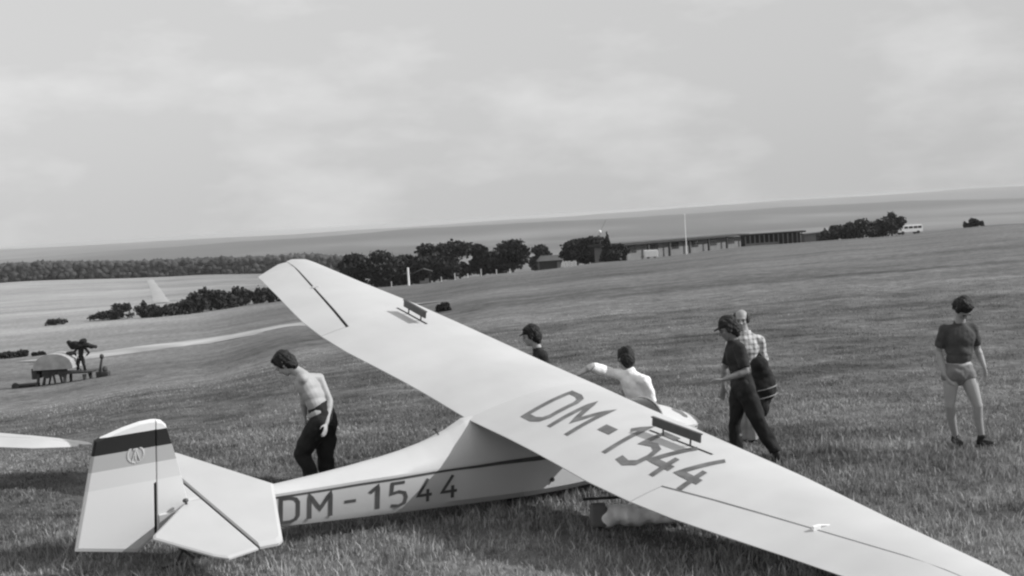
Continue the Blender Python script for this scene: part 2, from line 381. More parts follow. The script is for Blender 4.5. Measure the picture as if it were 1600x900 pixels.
def wring(y, t0, t1, n=14):
    ts = [t0 + (t1 - t0) * (1 - math.cos(PI / 2 * (i / (n - 1)))) for i in range(n)] if t0 == 0 else [t0 + (t1 - t0) * i / (n - 1) for i in range(n)]
    up = [wpt(y, t, 1) for t in ts]; lo = [wpt(y, t, -1) - Vector((0, 0, .004)) for t in ts]
    return lo[::-1] + (up if t0 > 0 else up[1:])
STROKES = {
 'D': [[(0, 0), (0, 1), (.3, 1), (.48, .93), (.56, .78), (.56, .22), (.48, .07), (.3, 0), (0, 0)]],
 'M': [[(0, 0), (0, 1), (.32, .35), (.64, 1), (.64, 0)]],
 '-': [[(0, .5), (.4, .5)]],
 '1': [[(0, .72), (.22, 1), (.22, 0)]],
 '5': [[(.5, 1), (.06, 1), (.03, .56), (.3, .62), (.5, .54), (.56, .34), (.5, .1), (.3, 0), (.02, .05)]],
 '4': [[(.42, 1), (0, .3), (.6, .3)], [(.42, .55), (.42, 0)]]}
CHARNAME = {'D': 'letter_d', 'M': 'letter_m', '-': 'dash', '1': 'digit_one', '5': 'digit_five', '4': 'digit_four'}
def char_mesh(ch, width, fmap, sub=0.12):
    """strokes of the width given, in letter units, laid on a surface by fmap(a,b,off)"""
    V = []; Fc = []
    for si, st in enumerate(STROKES[ch]):
        pts = [Vector((a, b)) for a, b in st]; P = []
        for a, b in zip(pts, pts[1:]):
            n = max(1, int((b - a).length / sub))
            P += [a.lerp(b, i / n) for i in range(n)]
        P.append(pts[-1]); closed = (pts[0] - pts[-1]).length < 1e-6
        if closed: P = P[:-1]
        L = []
        for i in range(len(P)):
            if closed: d0 = P[i] - P[i - 1]; d1 = P[(i + 1) % len(P)] - P[i]
            else: d0 = P[i] - P[max(i - 1, 0)] if i else P[1] - P[0]; d1 = P[min(i + 1, len(P) - 1)] - P[i] if i < len(P) - 1 else d0
            d0.normalize(); d1.normalize(); n0 = Vector((-d0.y, d0.x)); n1 = Vector((-d1.y, d1.x)); m = (n0 + n1)
            if m.length < 1e-3: m = n0
            m.normalize(); k = min(1.6, 1 / max(.3, m.dot(n1)))
            L.append((P[i] + m * width / 2 * k, P[i] - m * width / 2 * k))
        b0 = len(V)
        for q, r in L: V += [fmap(q.x, q.y, si * .001), fmap(r.x, r.y, si * .001)]
        for i in range(len(L) - (0 if closed else 1)):
            j = (i + 1) % len(L); Fc.append((b0 + 2 * i, b0 + 2 * i + 1, b0 + 2 * j + 1, b0 + 2 * j))
    return V, Fc
def plate(outline, tm, te, inset, axis='y', off=0.0):
    """thin tail surface: outline in (x, b); thickness tm inside, te at the rim"""
    bm = bmesh.new(); n = len(outline); c = Vector((sum(p[0] for p in outline) / n, sum(p[1] for p in outline) / n))
    rings = []
    for s in (-1, 1):
        for k, t in ((1.0, te), (1 - inset, tm)):
            r = []
            for p in outline:
                q = c + (Vector(p) - c) * k
                r.append(bm.verts.new((q.x, off + s * t / 2, q.y) if axis == 'y' else (q.x, q.y, off + s * t / 2)))
            rings.append(r)
    o0, i0, o1, i1 = rings
    for A, B in ((o0, i0), (o1, i1), (o0, o1)):
        for i in range(n): j = (i + 1) % n; bm.faces.new((A[i], A[j], B[j], B[i]))
    bm.faces.new(i0); bm.faces.new(i1)
    return bm

FS = [  # x, half width, bottom, chine, top
 (-3.24, .035, -.66, -.40, -.385), (-2.9, .06, -.69, -.385, -.365), (-2.1, .12, -.735, -.38, -.35), (-1.7, .15, -.765, -.385, -.33),
 (-1.3, .18, -.79, -.385, -.305), (-.96, .21, -.81, -.39, -.275), (-.74, .225, -.825, -.39, -.245), (-.5, .24, -.84, -.39, -.195), (-.25, .255, -.855, -.395, -.115),
 (-.05, .265, -.87, -.40, -.02), (.25, .28, -.89, -.40, -.005), (.7, .30, -.915, -.41, .0), (1.1, .31, -.925, -.42, .0), (1.5, .315, -.925, -.43, -.01), (1.85, .315, -.92, -.44, -.14),
 (2.1, .31, -.915, -.45, -.20), (2.4, .29, -.90, -.46, -.23), (2.66, .26, -.88, -.47, -.31), (2.9, .21, -.84, -.50, -.40), (3.08, .15, -.80, -.54, -.48), (3.2, .07, -.73, -.60, -.575), (3.225, .02, -.68, -.64, -.63)]
def fint(x, k): return float(np.interp(x, [s[0] for s in FS], [s[k] for s in FS]))
def fring(s):
    x, w, zb, zc, zt = s; r = []
    side = [(0, zb), (.55, zb), (.85, zb + .02), (1.0, zb + .09), (1.0, zc - .02), (.985, zc), (.80, zc + (zt - zc) * .38), (.48, zc + (zt - zc) * .76), (.18, zc + (zt - zc) * .97), (0, zt)]
    for a, z in side: r.append(Vector((x, -w * a, z)))
    for a, z in side[-2:0:-1]: r.append(Vector((x, w * a, z)))
    return r

def build_glider(label, letters=True):
    root = empty('glider', (0, 0, 0), label, 'glider', 'white gliders standing on the meadow')
    root.matrix_world = Matrix(((gf.x, gl.x, gu.x, 0), (gf.y, gl.y, gu.y, 0), (gf.z, gl.z, gu.z, 0), (0, 0, 0, 1)))
    root.location = GP0 + gf * GB.x + gl * GB.y + gu * GB.z
    def fin(o):
        me = o.data
        if me.users == 1: me.transform(Matrix.Translation(-GB))
        return o
    sm = []
    # fuselage
    xs = sorted(set([s[0] for s in FS] + list(np.linspace(-3.2, 3.2, 40).round(3))))
    rings = [fring((x, fint(x, 1), fint(x, 2), fint(x, 3), fint(x, 4))) for x in xs]
    fus = frombm('fuselage', loft(rings), M['fus'], root, False); fus.data.shade_smooth()
    sm.append(fus)
    # dark line along the chine, thicker towards the wing
    V = []; Fc = []
    X = np.linspace(-2.2, 1.7, 40)
    for s in (-1, 1):
        b0 = len(V)
        for x in X:
            w = float(np.interp(x, [-2.2, -.3, .2, .75, 1.7], [.018, .024, .036, .052, .05])); y = s * (fint(x, 1) + .004); z = fint(x, 3) - .025 - .015 * max(0, (x + .3))
            V += [(x, y, z + .0), (x, y, z - w)]
        for i in range(len(X) - 1): a = b0 + 2 * i; Fc.append((a, a + 1, a + 3, a + 2))
    sm.append(fromdata('side_stripe', V, Fc, M['letter'], fus))
    # belly skid, wheel, tail skid
    bm = bmesh.new()
    for a, b in zip([(0.95, -.955), (1.6, -.975), (2.3, -.965), (2.75, -.93)], [(1.6, -.975), (2.3, -.965), (2.75, -.93), (2.95, -.86)]):
        m_ = Vector(((a[0] + b[0]) / 2, 0, (a[1] + b[1]) / 2)); L = math.hypot(b[0] - a[0], b[1] - a[1])
        box(bm, m_, (L + .02, .09, .035), Matrix.Rotation(-math.atan2(b[1] - a[1], b[0] - a[0]), 3, 'Y'))
    sm.append(frombm('landing_skid', bm, M['timber'], root))
    bm = bmesh.new(); tube(bm, (.6, -.05, -.85), (.6, .05, -.85), .175, n=24); bmesh.ops.bevel(bm, geom=[e for e in bm.edges if e.calc_length() < .06], offset=.018, segments=2, affect='EDGES')
    wh = frombm('wheel', bm, M['rubber'], root); sm.append(wh)
    bm = bmesh.new(); tube(bm, (.6, -.056, -.85), (.6, .056, -.85), .07, n=16); sm.append(frombm('hub', bm, M['metal'], wh))
    bm = bmesh.new(); box(bm, (-3.02, 0, -.78), (.30, .045, .025), Matrix.Rotation(.75, 3, 'Y')); box(bm, (-3.12, 0, -.905), (.2, .06, .02)); tube(bm, (-2.95, 0, -.66), (-3.08, 0, -.90), .018)
    sm.append(frombm('tail_skid', bm, M['metal'], root))
    # canopy glass with frames, ahead of the wing
    V = []; Fc = []; xs2 = np.linspace(2.05, 2.40, 8); ang = np.linspace(-1.0, 1.0, 15)
    for x in xs2:
        w = fint(x, 1) * .95; zt = fint(x, 4) + .02; zc = fint(x, 3)
        for a in ang:
            V.append((x, w * math.sin(a * PI / 2), zc + .02 + (zt - zc) * math.cos(a * PI / 2)**.8))
    n = len(ang)
    for i in range(len(xs2) - 1):
        for j in range(n - 1): a = i * n + j; Fc.append((a, a + 1, a + n + 1, a + n))
    cano = fromdata('canopy', V, Fc, M['glass'], root, True); sm.append(cano)
    for x in (2.05, 2.40):
        bm = bmesh.new(); w = fint(x, 1) * .955; zt = fint(x, 4) + .026; zc = fint(x, 3)
        pr = [(x, w * math.sin(a * PI / 2), zc + .02 + (zt - zc) * max(math.cos(a * PI / 2), 0)**.8) for a in ang]
        for a, b in zip(pr, pr[1:]): tube(bm, a, b, .012, n=6)
        sm.append(frombm('canopy_frame', bm, M['fus'], cano))
    for s in (-1, 1):
        bm = bmesh.new(); tube(bm, (2.38, s * .285, -.5), (2.98, s * .185, -.54), .006, n=5); sm.append(frombm('nose_seam', bm, M['metal'], fus))
    bm = bmesh.new(); tube(bm, (-.33, 0, -.155), (-.38, 0, -.085), .008, n=6); box(bm, (-.385, 0, -.08), (.05, .012, .02)); sm.append(frombm('vent_pipe', bm, M['metal'], fus))
    bm = bmesh.new(); tube(bm, (.88, -.30, -.74), (.88, -.325, -.74), .022, n=10); sm.append(frombm('step_socket', bm, M['metal'], fus))
    # wing panels with ailerons and air brakes
    for side in (1, -1):
        yy = [0, .3, .76, 1.2, 1.68, 2.2, 2.78]
        bm = loft([wring(side * y, 0, 1) for y in yy])
        yo = [2.78, 3.3, 3.8, 4.4, 5.0, 5.3, 5.5, 5.64]
        def th(y): return (ip(LE_T, y) - HINGE(y)) / (ip(LE_T, y) - ip(TE_T, y))
        b2 = loft([wring(side * y, 0, min(.97, th(y)) - (.013 if side > 0 else .009)) for y in yo] + [wring(side * 5.72, 0, .5)])
        me = bpy.data.meshes.new('t'); b2.to_mesh(me); b2.free(); bm.from_mesh(me); bpy.data.meshes.remove(me)
        wing = frombm('wing', bm, M['wing'], root, True); sm.append(wing)
        yo = [2.795, 3.3, 3.8, 4.4, 5.0, 5.16, 5.3, 5.45, 5.6]
        ail = frombm('aileron', loft([wring(side * y, min(.97, th(y)) + (.010 if side > 0 else .007), 1.0, 8) for y in yo]), M['wing'], root, True); sm.append(ail)
        # dark gap filler strip just below the surface
        V = []; Fc = []
        yo = list(np.linspace(2.79, 5.62, 14))
        for y in yo:
            for t in ((-.016, .016) if side > 0 else (-.012, .010)): V.append(wpt(side * y, min(.975, th(y)) + t, 1, -.012))
        for i in range(len(yo) - 1): a = 2 * i; Fc.append((a, a + 1, a + 3, a + 2))
        sm.append(fromdata('hinge_gap', V, Fc, M['dark'], wing))
        # aileron horn
        bm = bmesh.new(); yh = side * (4.25 if side > 0 else 4.25); p = wsurf(HINGE(yh), yh)
        k = .45 if side > 0 else .8; box(bm, p + Vector((0, 0, .02 * k)), (.10 * k, .025, .05 * k), bevel=.004); tube(bm, p + Vector((.03, 0, .04 * k)), p + Vector((.03 + .15 * k, side * .01, .010)), .006, n=6)
        sm.append(frombm('control_horn', bm, M['white'] if side < 0 else M['wing'], ail))
        # air brake standing out of its slot
        ya, yb, xc = ((2.35, 2.84, .93) if side > 0 else (1.74, 2.40, .93))
        V = []; Fc = []
        for i in range(7):
            y = side * (ya - .04 + (yb - ya + .2) * i / 6)
            V += [wsurf(xc - .012, y, .003), wsurf(xc + .014, y, .003)]
        for i in range(6): a = 2 * i; Fc.append((a, a + 1, a + 3, a + 2))
        sm.append(fromdata('brake_slot', V, Fc, M['dark'], wing))
        c = wsurf(xc, side * (ya + yb) / 2, 0); rot = Matrix.Rotation(side * DIH, 3, 'X')
        bm = bmesh.new(); box(bm, c + rot @ Vector((0, 0, .100)), (.018, yb - ya, .080), rot, .003); box(bm, c + rot @ Vector((.0, 0, .142)), (.030, yb - ya + .02, .012), rot)
        br = frombm('air_brake', bm, M['metal'], root); sm.append(br)
        for q in (-.30, .27):
            bm = bmesh.new(); e = rot @ Vector((0, (yb - ya) * q, 0)); tube(bm, c + e - Vector((0, 0, .02)), c + e + rot @ Vector((0, 0, .07)), .009, n=8); sm.append(frombm('brake_strut', bm, M['metal'], br))
        if side < 0 and letters:
            H = .715; a0 = {0: .47, 1: .90, 2: 1.42, 3: 1.73, 4: 2.03, 5: 2.36, 6: 2.75}
            for i, ch in enumerate('DM-1544'):
                def fm(a, b, off, i=i):
                    yy_ = a0[i] + a * .48; x = .375 - .075 * (yy_ - .47) + b * H; y = -(yy_ - .28 * b * H); return wsurf(x, y, .004 + off)
                V, Fc = char_mesh(ch, .135 if ch != '-' else .2, fm); sm.append(fromdata(CHARNAME[ch], V, Fc, M['letterwing'], wing))
    # registration on the right fuselage side
    if letters:
        spans = [(450, 476), (489, 521), (538, 557), (574, 588), (604, 630), (645, 669), (682, 708)]
        for i, ch in enumerate('DM-1544'):
            x0 = -2.13 + (spans[i][0] - 450) / 257 * 1.86; x1 = -2.13 + (spans[i][1] - 450) / 257 * 1.86
            wch = max(p[0] for st in STROKES[ch] for p in st)
            def fm(a, b, off, x0=x0, x1=x1, wch=wch):
                x = x0 + .02 + (x1 - x0 - .02) * a / wch; zb = -.672 - .03 * (x + 2.1); zt = -.437 - .028 * (x + 2.1)
                return Vector((x, -(fint(x, 1) + .004 + off), zb + (zt - zb) * b))
            V, Fc = char_mesh(ch, .13, fm); sm.append(fromdata(CHARNAME[ch], V, Fc, M['letter'], fus))
    # tailplane on top of the boom
    zt = -.335
    hx = -2.83
    st = [(-2.13, 0), (-2.60, 1.16), (-2.66, 1.21), (hx + .005, 1.20), (hx + .005, -1.20), (-2.66, -1.21), (-2.60, -1.16)]
    sm.append(frombm('stabiliser', plate(st, .045, .022, .06, 'z', zt), M['tail'], root))
    for s in (1, -1):
        el = [(hx - .012, s * .003), (hx - .012, s * 1.21), (-3.13, s * 1.27), (-3.22, s * 1.17), (-3.52, s * .62), (-3.50, s * .56), (-2.98, s * .003)]
        ele = frombm('elevator', plate(el, .034, .014, .06, 'z', zt - .004), M['tail'], root); sm.append(ele)
        if s < 0:
            bm = bmesh.new(); tube(bm, (-3.0, -.07, zt), (-3.02, -.09, zt + .05), .012, n=6); ell(bm, (-3.02, -.09, zt + .055), (.028, .02, .02)); sm.append(frombm('control_horn', bm, M['metal'], ele))
    bm = bmesh.new(); box(bm, (hx - .0035, 0, zt - .002), (.012, 2.38, .012)); sm.append(frombm('elevator_gap', bm, M['dark'], root))
    # fin and rudder, painted bands in the paint itself
    finp = [(-3.255, .485), (-3.20, .468), (-3.165, .43), (-3.07, .10), (-3.02, -.10), (-2.97, -.32), (-2.97, -.60), (-3.255, -.64)]
    rudp = [(-3.79, .385), (-3.55, .455), (-3.40, .485), (-3.30, .49), (-3.2565, .486), (-3.2565, -.09), (-3.278, -.10), (-3.278, -.60), (-3.44, -.71), (-3.98, -.585)]
    bands = M.get('finbands')
    if bands is None:
        bands = mat('fin_paint', .70, .5, .04, 2); t = bands.node_tree; b = t.nodes['Principled BSDF']
        co = nd(t, 'ShaderNodeTexCoord'); sp = nd(t, 'ShaderNodeSeparateXYZ'); t.links.new(co.outputs['Object'], sp.inputs[0])
        ad = nd(t, 'ShaderNodeMath', operation='ADD'); ad.inputs[1].default_value = GB.z; t.links.new(sp.outputs['Z'], ad.inputs[0])
        mr = nd(t, 'ShaderNodeMapRange'); mr.inputs['From Min'].default_value = -.5; mr.inputs['From Max'].default_value = .5; t.links.new(ad.outputs[0], mr.inputs['Value'])
        cr = nd(t, 'ShaderNodeValToRGB'); cr.color_ramp.interpolation = 'CONSTANT'; e = cr.color_ramp.elements
        lv = [(0, .72), (.435, .64), (.60, .42), (.745, .022), (.895, .76)]
        e[0].position = 0; e[1].position = lv[1][0]
        for p_, v_ in lv[2:]: e.new(p_)
        for k, (p_, v_) in enumerate(lv): e[k].position = p_; e[k].color = (v_, v_, v_, 1)
        t.links.new(mr.outputs[0], cr.inputs[0]); t.links.new(cr.outputs[0], b.inputs['Base Color']); M['finbands'] = bands
    sm.append(frombm('fin', plate(finp, .046, .03, .05, 'y'), bands, root))
    rud = frombm('rudder', plate(rudp, .040, .022, .045, 'y'), bands, root); sm.append(rud)
    bm = bmesh.new(); box(bm, (-3.267, 0, -.34), (.017, .03, .50)); sm.append(frombm('rudder_gap', bm, M['dark'], root))
    # emblem: wreath with an upright tool in it
    bm = bmesh.new(); cx, cz, yy = -3.44, .20, -.0225
    for s in (-1, 1):
        for k in range(9):
            a = -PI / 2 + s * (.25 + k * .27); p = Vector((cx + .072 * math.cos(a), yy, cz + .072 * math.sin(a)))
            ell(bm, p, (.017, .003, .007), Matrix.Rotation(-(a + PI / 2 + s * .5), 3, 'Y'), 8)
    box(bm, (cx, yy, cz + .005), (.014, .005, .10)); box(bm, (cx, yy, cz + .05), (.045, .0045, .016))
    tube(bm, (cx, yy, cz + .05), (cx - .035, yy, cz - .055), .006, n=5); tube(bm, (cx, yy, cz + .05), (cx + .035, yy, cz - .055), .006, n=5)
    sm.append(frombm('emblem', bm, M['emblem'], rud))
    for o in sm: o.data.transform(Matrix.Translation(-GB))
    for o in sm:
        if o is fus or o.name.startswith(('wing', 'aileron')):
            md = o.modifiers.new('edge', 'EDGE_SPLIT'); md.split_angle = math.radians(28)
    return root
glider = build_glider('white glider DM-1544 with its right wing down on the grass')
def copy_tree(o, parent=None):
    c = o.copy(); COL.objects.link(c); c.parent = parent
    for ch in list(o.children):
        copy_tree(ch, c)
    return c
# second glider: its right wing tip reaches into the picture at the left
g2 = bpy.data.objects.new('glider', None); COL.objects.link(g2); tag(g2, 'second glider at the left edge, only its white wing tip in the photo', 'glider', 'white gliders standing on the meadow')
SKIP = ('letter', 'digit', 'dash', 'emblem')
def cp(o, par):
    c = o.copy(); COL.objects.link(c); c.parent = par
    for ch in list(o.children):
        if not ch.name.startswith(SKIP) and not (ch.name.startswith('brake_strut')): cp(ch, c)
for ch in list(glider.children):
    if not ch.name.startswith('air_brake'): cp(ch, g2)
b2 = math.radians(10.5); a2 = math.radians(-4)
f2 = Vector((math.sin(a2), math.cos(a2), -.075)).normalized(); l2h = Vector((-math.cos(a2), math.sin(a2), 0)); u2 = f2.cross(l2h)
l2 = l2h * math.cos(b2) + u2 * math.sin(b2); u2 = f2.cross(l2)
tip_local = wpt(-5.7, .5) - GB; tipw = at(141, 693, 17.9)
Rm = Matrix(((f2.x, l2.x, u2.x), (f2.y, l2.y, u2.y), (f2.z, l2.z, u2.z)))
loc2 = tipw - Rm @ tip_local
g2.matrix_world = Matrix.Translation(loc2) @ Rm.to_4x4()

# ------------------------------------------------------------------ white canvas bundle under the wing
bun = empty('canvas_bundle', (1.1, 13.05, 0), 'white canvas bundle lying in the grass under the right wing', 'bundle')
def blob_mesh(bm, vox, smooth=2, noise_amp=0.0, noise_scale=8.0):
    """union of closed shapes as one continuous skin"""
    me = bpy.data.meshes.new('tmp'); bm.to_mesh(me); bm.free(); o = bpy.data.objects.new('tmp', me); COL.objects.link(o)
    r = o.modifiers.new('r', 'REMESH'); r.mode = 'VOXEL'; r.voxel_size = vox; r.use_smooth_shade = True
    if smooth: s = o.modifiers.new('s', 'SMOOTH'); s.factor = .5; s.iterations = smooth
    dg = bpy.context.evaluated_depsgraph_get(); dg.update()
    out = bpy.data.meshes.new_from_object(o.evaluated_get(dg)); bpy.data.objects.remove(o); bpy.data.meshes.remove(me)
    if noise_amp:
        n = len(out.vertices); co = np.empty(n * 3, np.float32); out.vertices.foreach_get('co', co); co = co.reshape(-1, 3)
        nn = np.empty(n * 3, np.float32); out.vertices.foreach_get('normal', nn); nn = nn.reshape(-1, 3); q = co * noise_scale
        d = vn(q[:, 0] + .7 * q[:, 1] + 60, q[:, 2] - .6 * q[:, 1] + 60) + vn(q[:, 1] * 1.3 + 90, q[:, 2] + .8 * q[:, 0] + 90) - 1 + .5 * (vn(q[:, 0] * 2.3 + 40, q[:, 2] * 2.3 + q[:, 1] * 2 + 40) - .5)
        out.vertices.foreach_set('co', (co + nn * (d * noise_amp * 1.5)[:, None]).astype(np.float32).ravel()); out.update()
    out.shade_smooth(); return out
bm = bmesh.new()
for i in range(9):
    t = i / 8; ell(bm, (-.34 + .74 * t, .01 * math.sin(i * 2.1), .11 + .008 * math.sin(i * 1.7)), (.11, .14 + .01 * math.sin(i * 3), .10 + .01 * math.cos(i * 2.3)))
link('cloth', blob_mesh(bm, .02, 2, .012, 9), M['canvas'], bun)
bm = bmesh.new(); box(bm, (-.42, .0, .12), (.16, .22, .2), bevel=.02); link('end_box', blob_mesh(bm, .02, 1), M['plaster'], bun)
bm = bmesh.new(); tube(bm, (.28, -.155, .12), (.28, -.10, .12), .055, n=14); frombm('end_cap', bm, M['leather'], bun)
bm = bmesh.new(); box(bm, (-.2, .18, .24), (.7, .04, .02)); frombm('dark_bar', bm, M['timber'], bun)  # thin dark bar just above and behind the cloth

# ------------------------------------------------------------------ people
def cone(bm, a, b, ra, rb, flatA=False, flatB=False, n=14, sq=1.0, axis=None):
    """tapered limb segment with round (or flat) ends; sq flattens it along axis"""
    a = Vector(a); b = Vector(b); d = b - a; L = d.length; z = d.normalized()
    x = (axis if axis else Vector((0, 1, 0))); x = (x - z * x.dot(z))
    if x.length < 1e-3: x = Vector((1, 0, 0)) - z * z.x
    x.normalize(); y = z.cross(x)
    rings = []
    if flatA: rings.append((0, ra))
    else: rings += [(-ra * math.cos(k), ra * math.sin(k)) for k in (.25, .6, 1.0, 1.35)] + [(0, ra)]
    rings += [(L * .5, (ra + rb) / 2)]
    if flatB: rings.append((L, rb))
    else: rings += [(L, rb)] + [(L + rb * math.cos(k), rb * math.sin(k)) for k in (1.35, 1.0, .6, .25)]
    R = []
    for h, r in rings:
        R.append([bm.verts.new(a + z * h + (x * math.cos(2 * PI * i / n) * sq + y * math.sin(2 * PI * i / n)) * r) for i in range(n)])
    for p, q in zip(R, R[1:]):
        for i in range(n): j = (i + 1) % n; bm.faces.new((p[i], p[j], q[j], q[i]))
    bm.faces.new(R[0][::-1]); bm.faces.new(R[-1])
def basis(fwd, up):
    fwd = Vector(fwd).normalized(); up = Vector(up); s = up.cross(fwd).normalized(); up = fwd.cross(s)
    return Matrix((fwd, s, up)).transposed()          # columns: forward, left, up
def hand(bm, w, d, palm_n, L=.19, curl=.5, thumb=1):
    """palm, four fingers of unequal length bent twice, and a thumb from the side of the palm"""
    w = Vector(w); d = Vector(d).normalized(); n = Vector(palm_n); n = (n - d * n.dot(d)).normalized(); s = d.cross(n)
    pe = w + d * L * .5
    cone(bm, w + d * L * .08, pe - d * .01, .026, .034, n=10, sq=.5, axis=n)
    for k, (q, ln) in enumerate([(-.75, .40), (-.25, .46), (.25, .43), (.75, .34)]):
        p = pe + s * q * .034; dd = d.copy(); rr = .0095
        for j in range(3):
            dd = (dd + n * curl * (.35 + .25 * j)).normalized(); e = p + dd * L * ln * (.42, .33, .25)[j]
            cone(bm, p, e, rr, rr * .9, n=6); p = e; rr *= .9
    p = w + d * L * .22 - s * .028 * thumb; e = p + (d * .7 - s * .6 * thumb + n * .3).normalized() * .045
    cone(bm, p, e, .012, .0105, n=6); cone(bm, e, e + (d * .95 - s * .1 * thumb + n * .35).normalized() * .035, .0105, .009, n=6)
def head_parts(bm, c, Rm, s=1.0, nose=True):
    """skull, jaw, nose, brow, lips, ears; c is the middle of the head, Rm its axes (forward, left, up)"""
    P = lambda f, l, u: c + Rm @ (Vector((f, l, u)) * s)
    ell(bm, P(-.010, 0, .025), Vector((.098, .078, .095)) * s, Rm, 18)
    ell(bm, P(.030, 0, -.035), Vector((.062, .060, .078)) * s, Rm, 14)
    ell(bm, P(.058, 0, -.088), Vector((.028, .030, .024)) * s, Rm, 10)
    ell(bm, P(.078, 0, .028), Vector((.020, .050, .014)) * s, Rm, 10)
    cone(bm, P(.088, 0, .015), P(.112, 0, -.022), .009 * s, .014 * s, n=8)
    for q in (-1, 1):
        ell(bm, P(.105, q * .012, -.026), Vector((.010, .009, .008)) * s, Rm, 8)
        ell(bm, P(.062, q * .038, -.02), Vector((.024, .020, .022)) * s, Rm, 8)
        ell(bm, P(-.005, q * .079, -.005), Vector((.018, .008, .032)) * s, Rm, 10)
    ell(bm, P(.086, 0, -.052), Vector((.012, .024, .007)) * s, Rm, 8); ell(bm, P(.083, 0, -.064), Vector((.012, .021, .008)) * s, Rm, 8)
def hair_mesh(c, Rm, s=1.0, kind='short'):
    P = lambda f, l, u: c + Rm @ (Vector((f, l, u)) * s); bm = bmesh.new()
    if kind == 'bald':
        for q in (-1, 1):
            ell(bm, P(-.018, q * .072, .022), Vector((.075, .028, .062)) * s, Rm, 12)
        ell(bm, P(-.075, 0, -.015), Vector((.040, .062, .045)) * s, Rm, 12)
        return blob_mesh(bm, .010, 1, .003, 60)
    ell(bm, P(-.018, 0, .062), Vector((.102, .088, .082)) * s, Rm, 18)
    ell(bm, P(-.055, 0, -.005), Vector((.074, .088, .105)) * s, Rm, 14)
    ell(bm, P(-.062, 0, -.075), Vector((.040, .062, .050)) * s, Rm, 12)
    ell(bm, P(.030, .022, .104), Vector((.052, .050, .030)) * s, Rm, 10); ell(bm, P(-.01, -.03, .120), Vector((.060, .050, .030)) * s, Rm, 10)
    for q in (-1, 1): ell(bm, P(.006, q * .072, .018), Vector((.040, .020, .055)) * s, Rm, 8)
    return blob_mesh(bm, .008, 1, .007, 55)
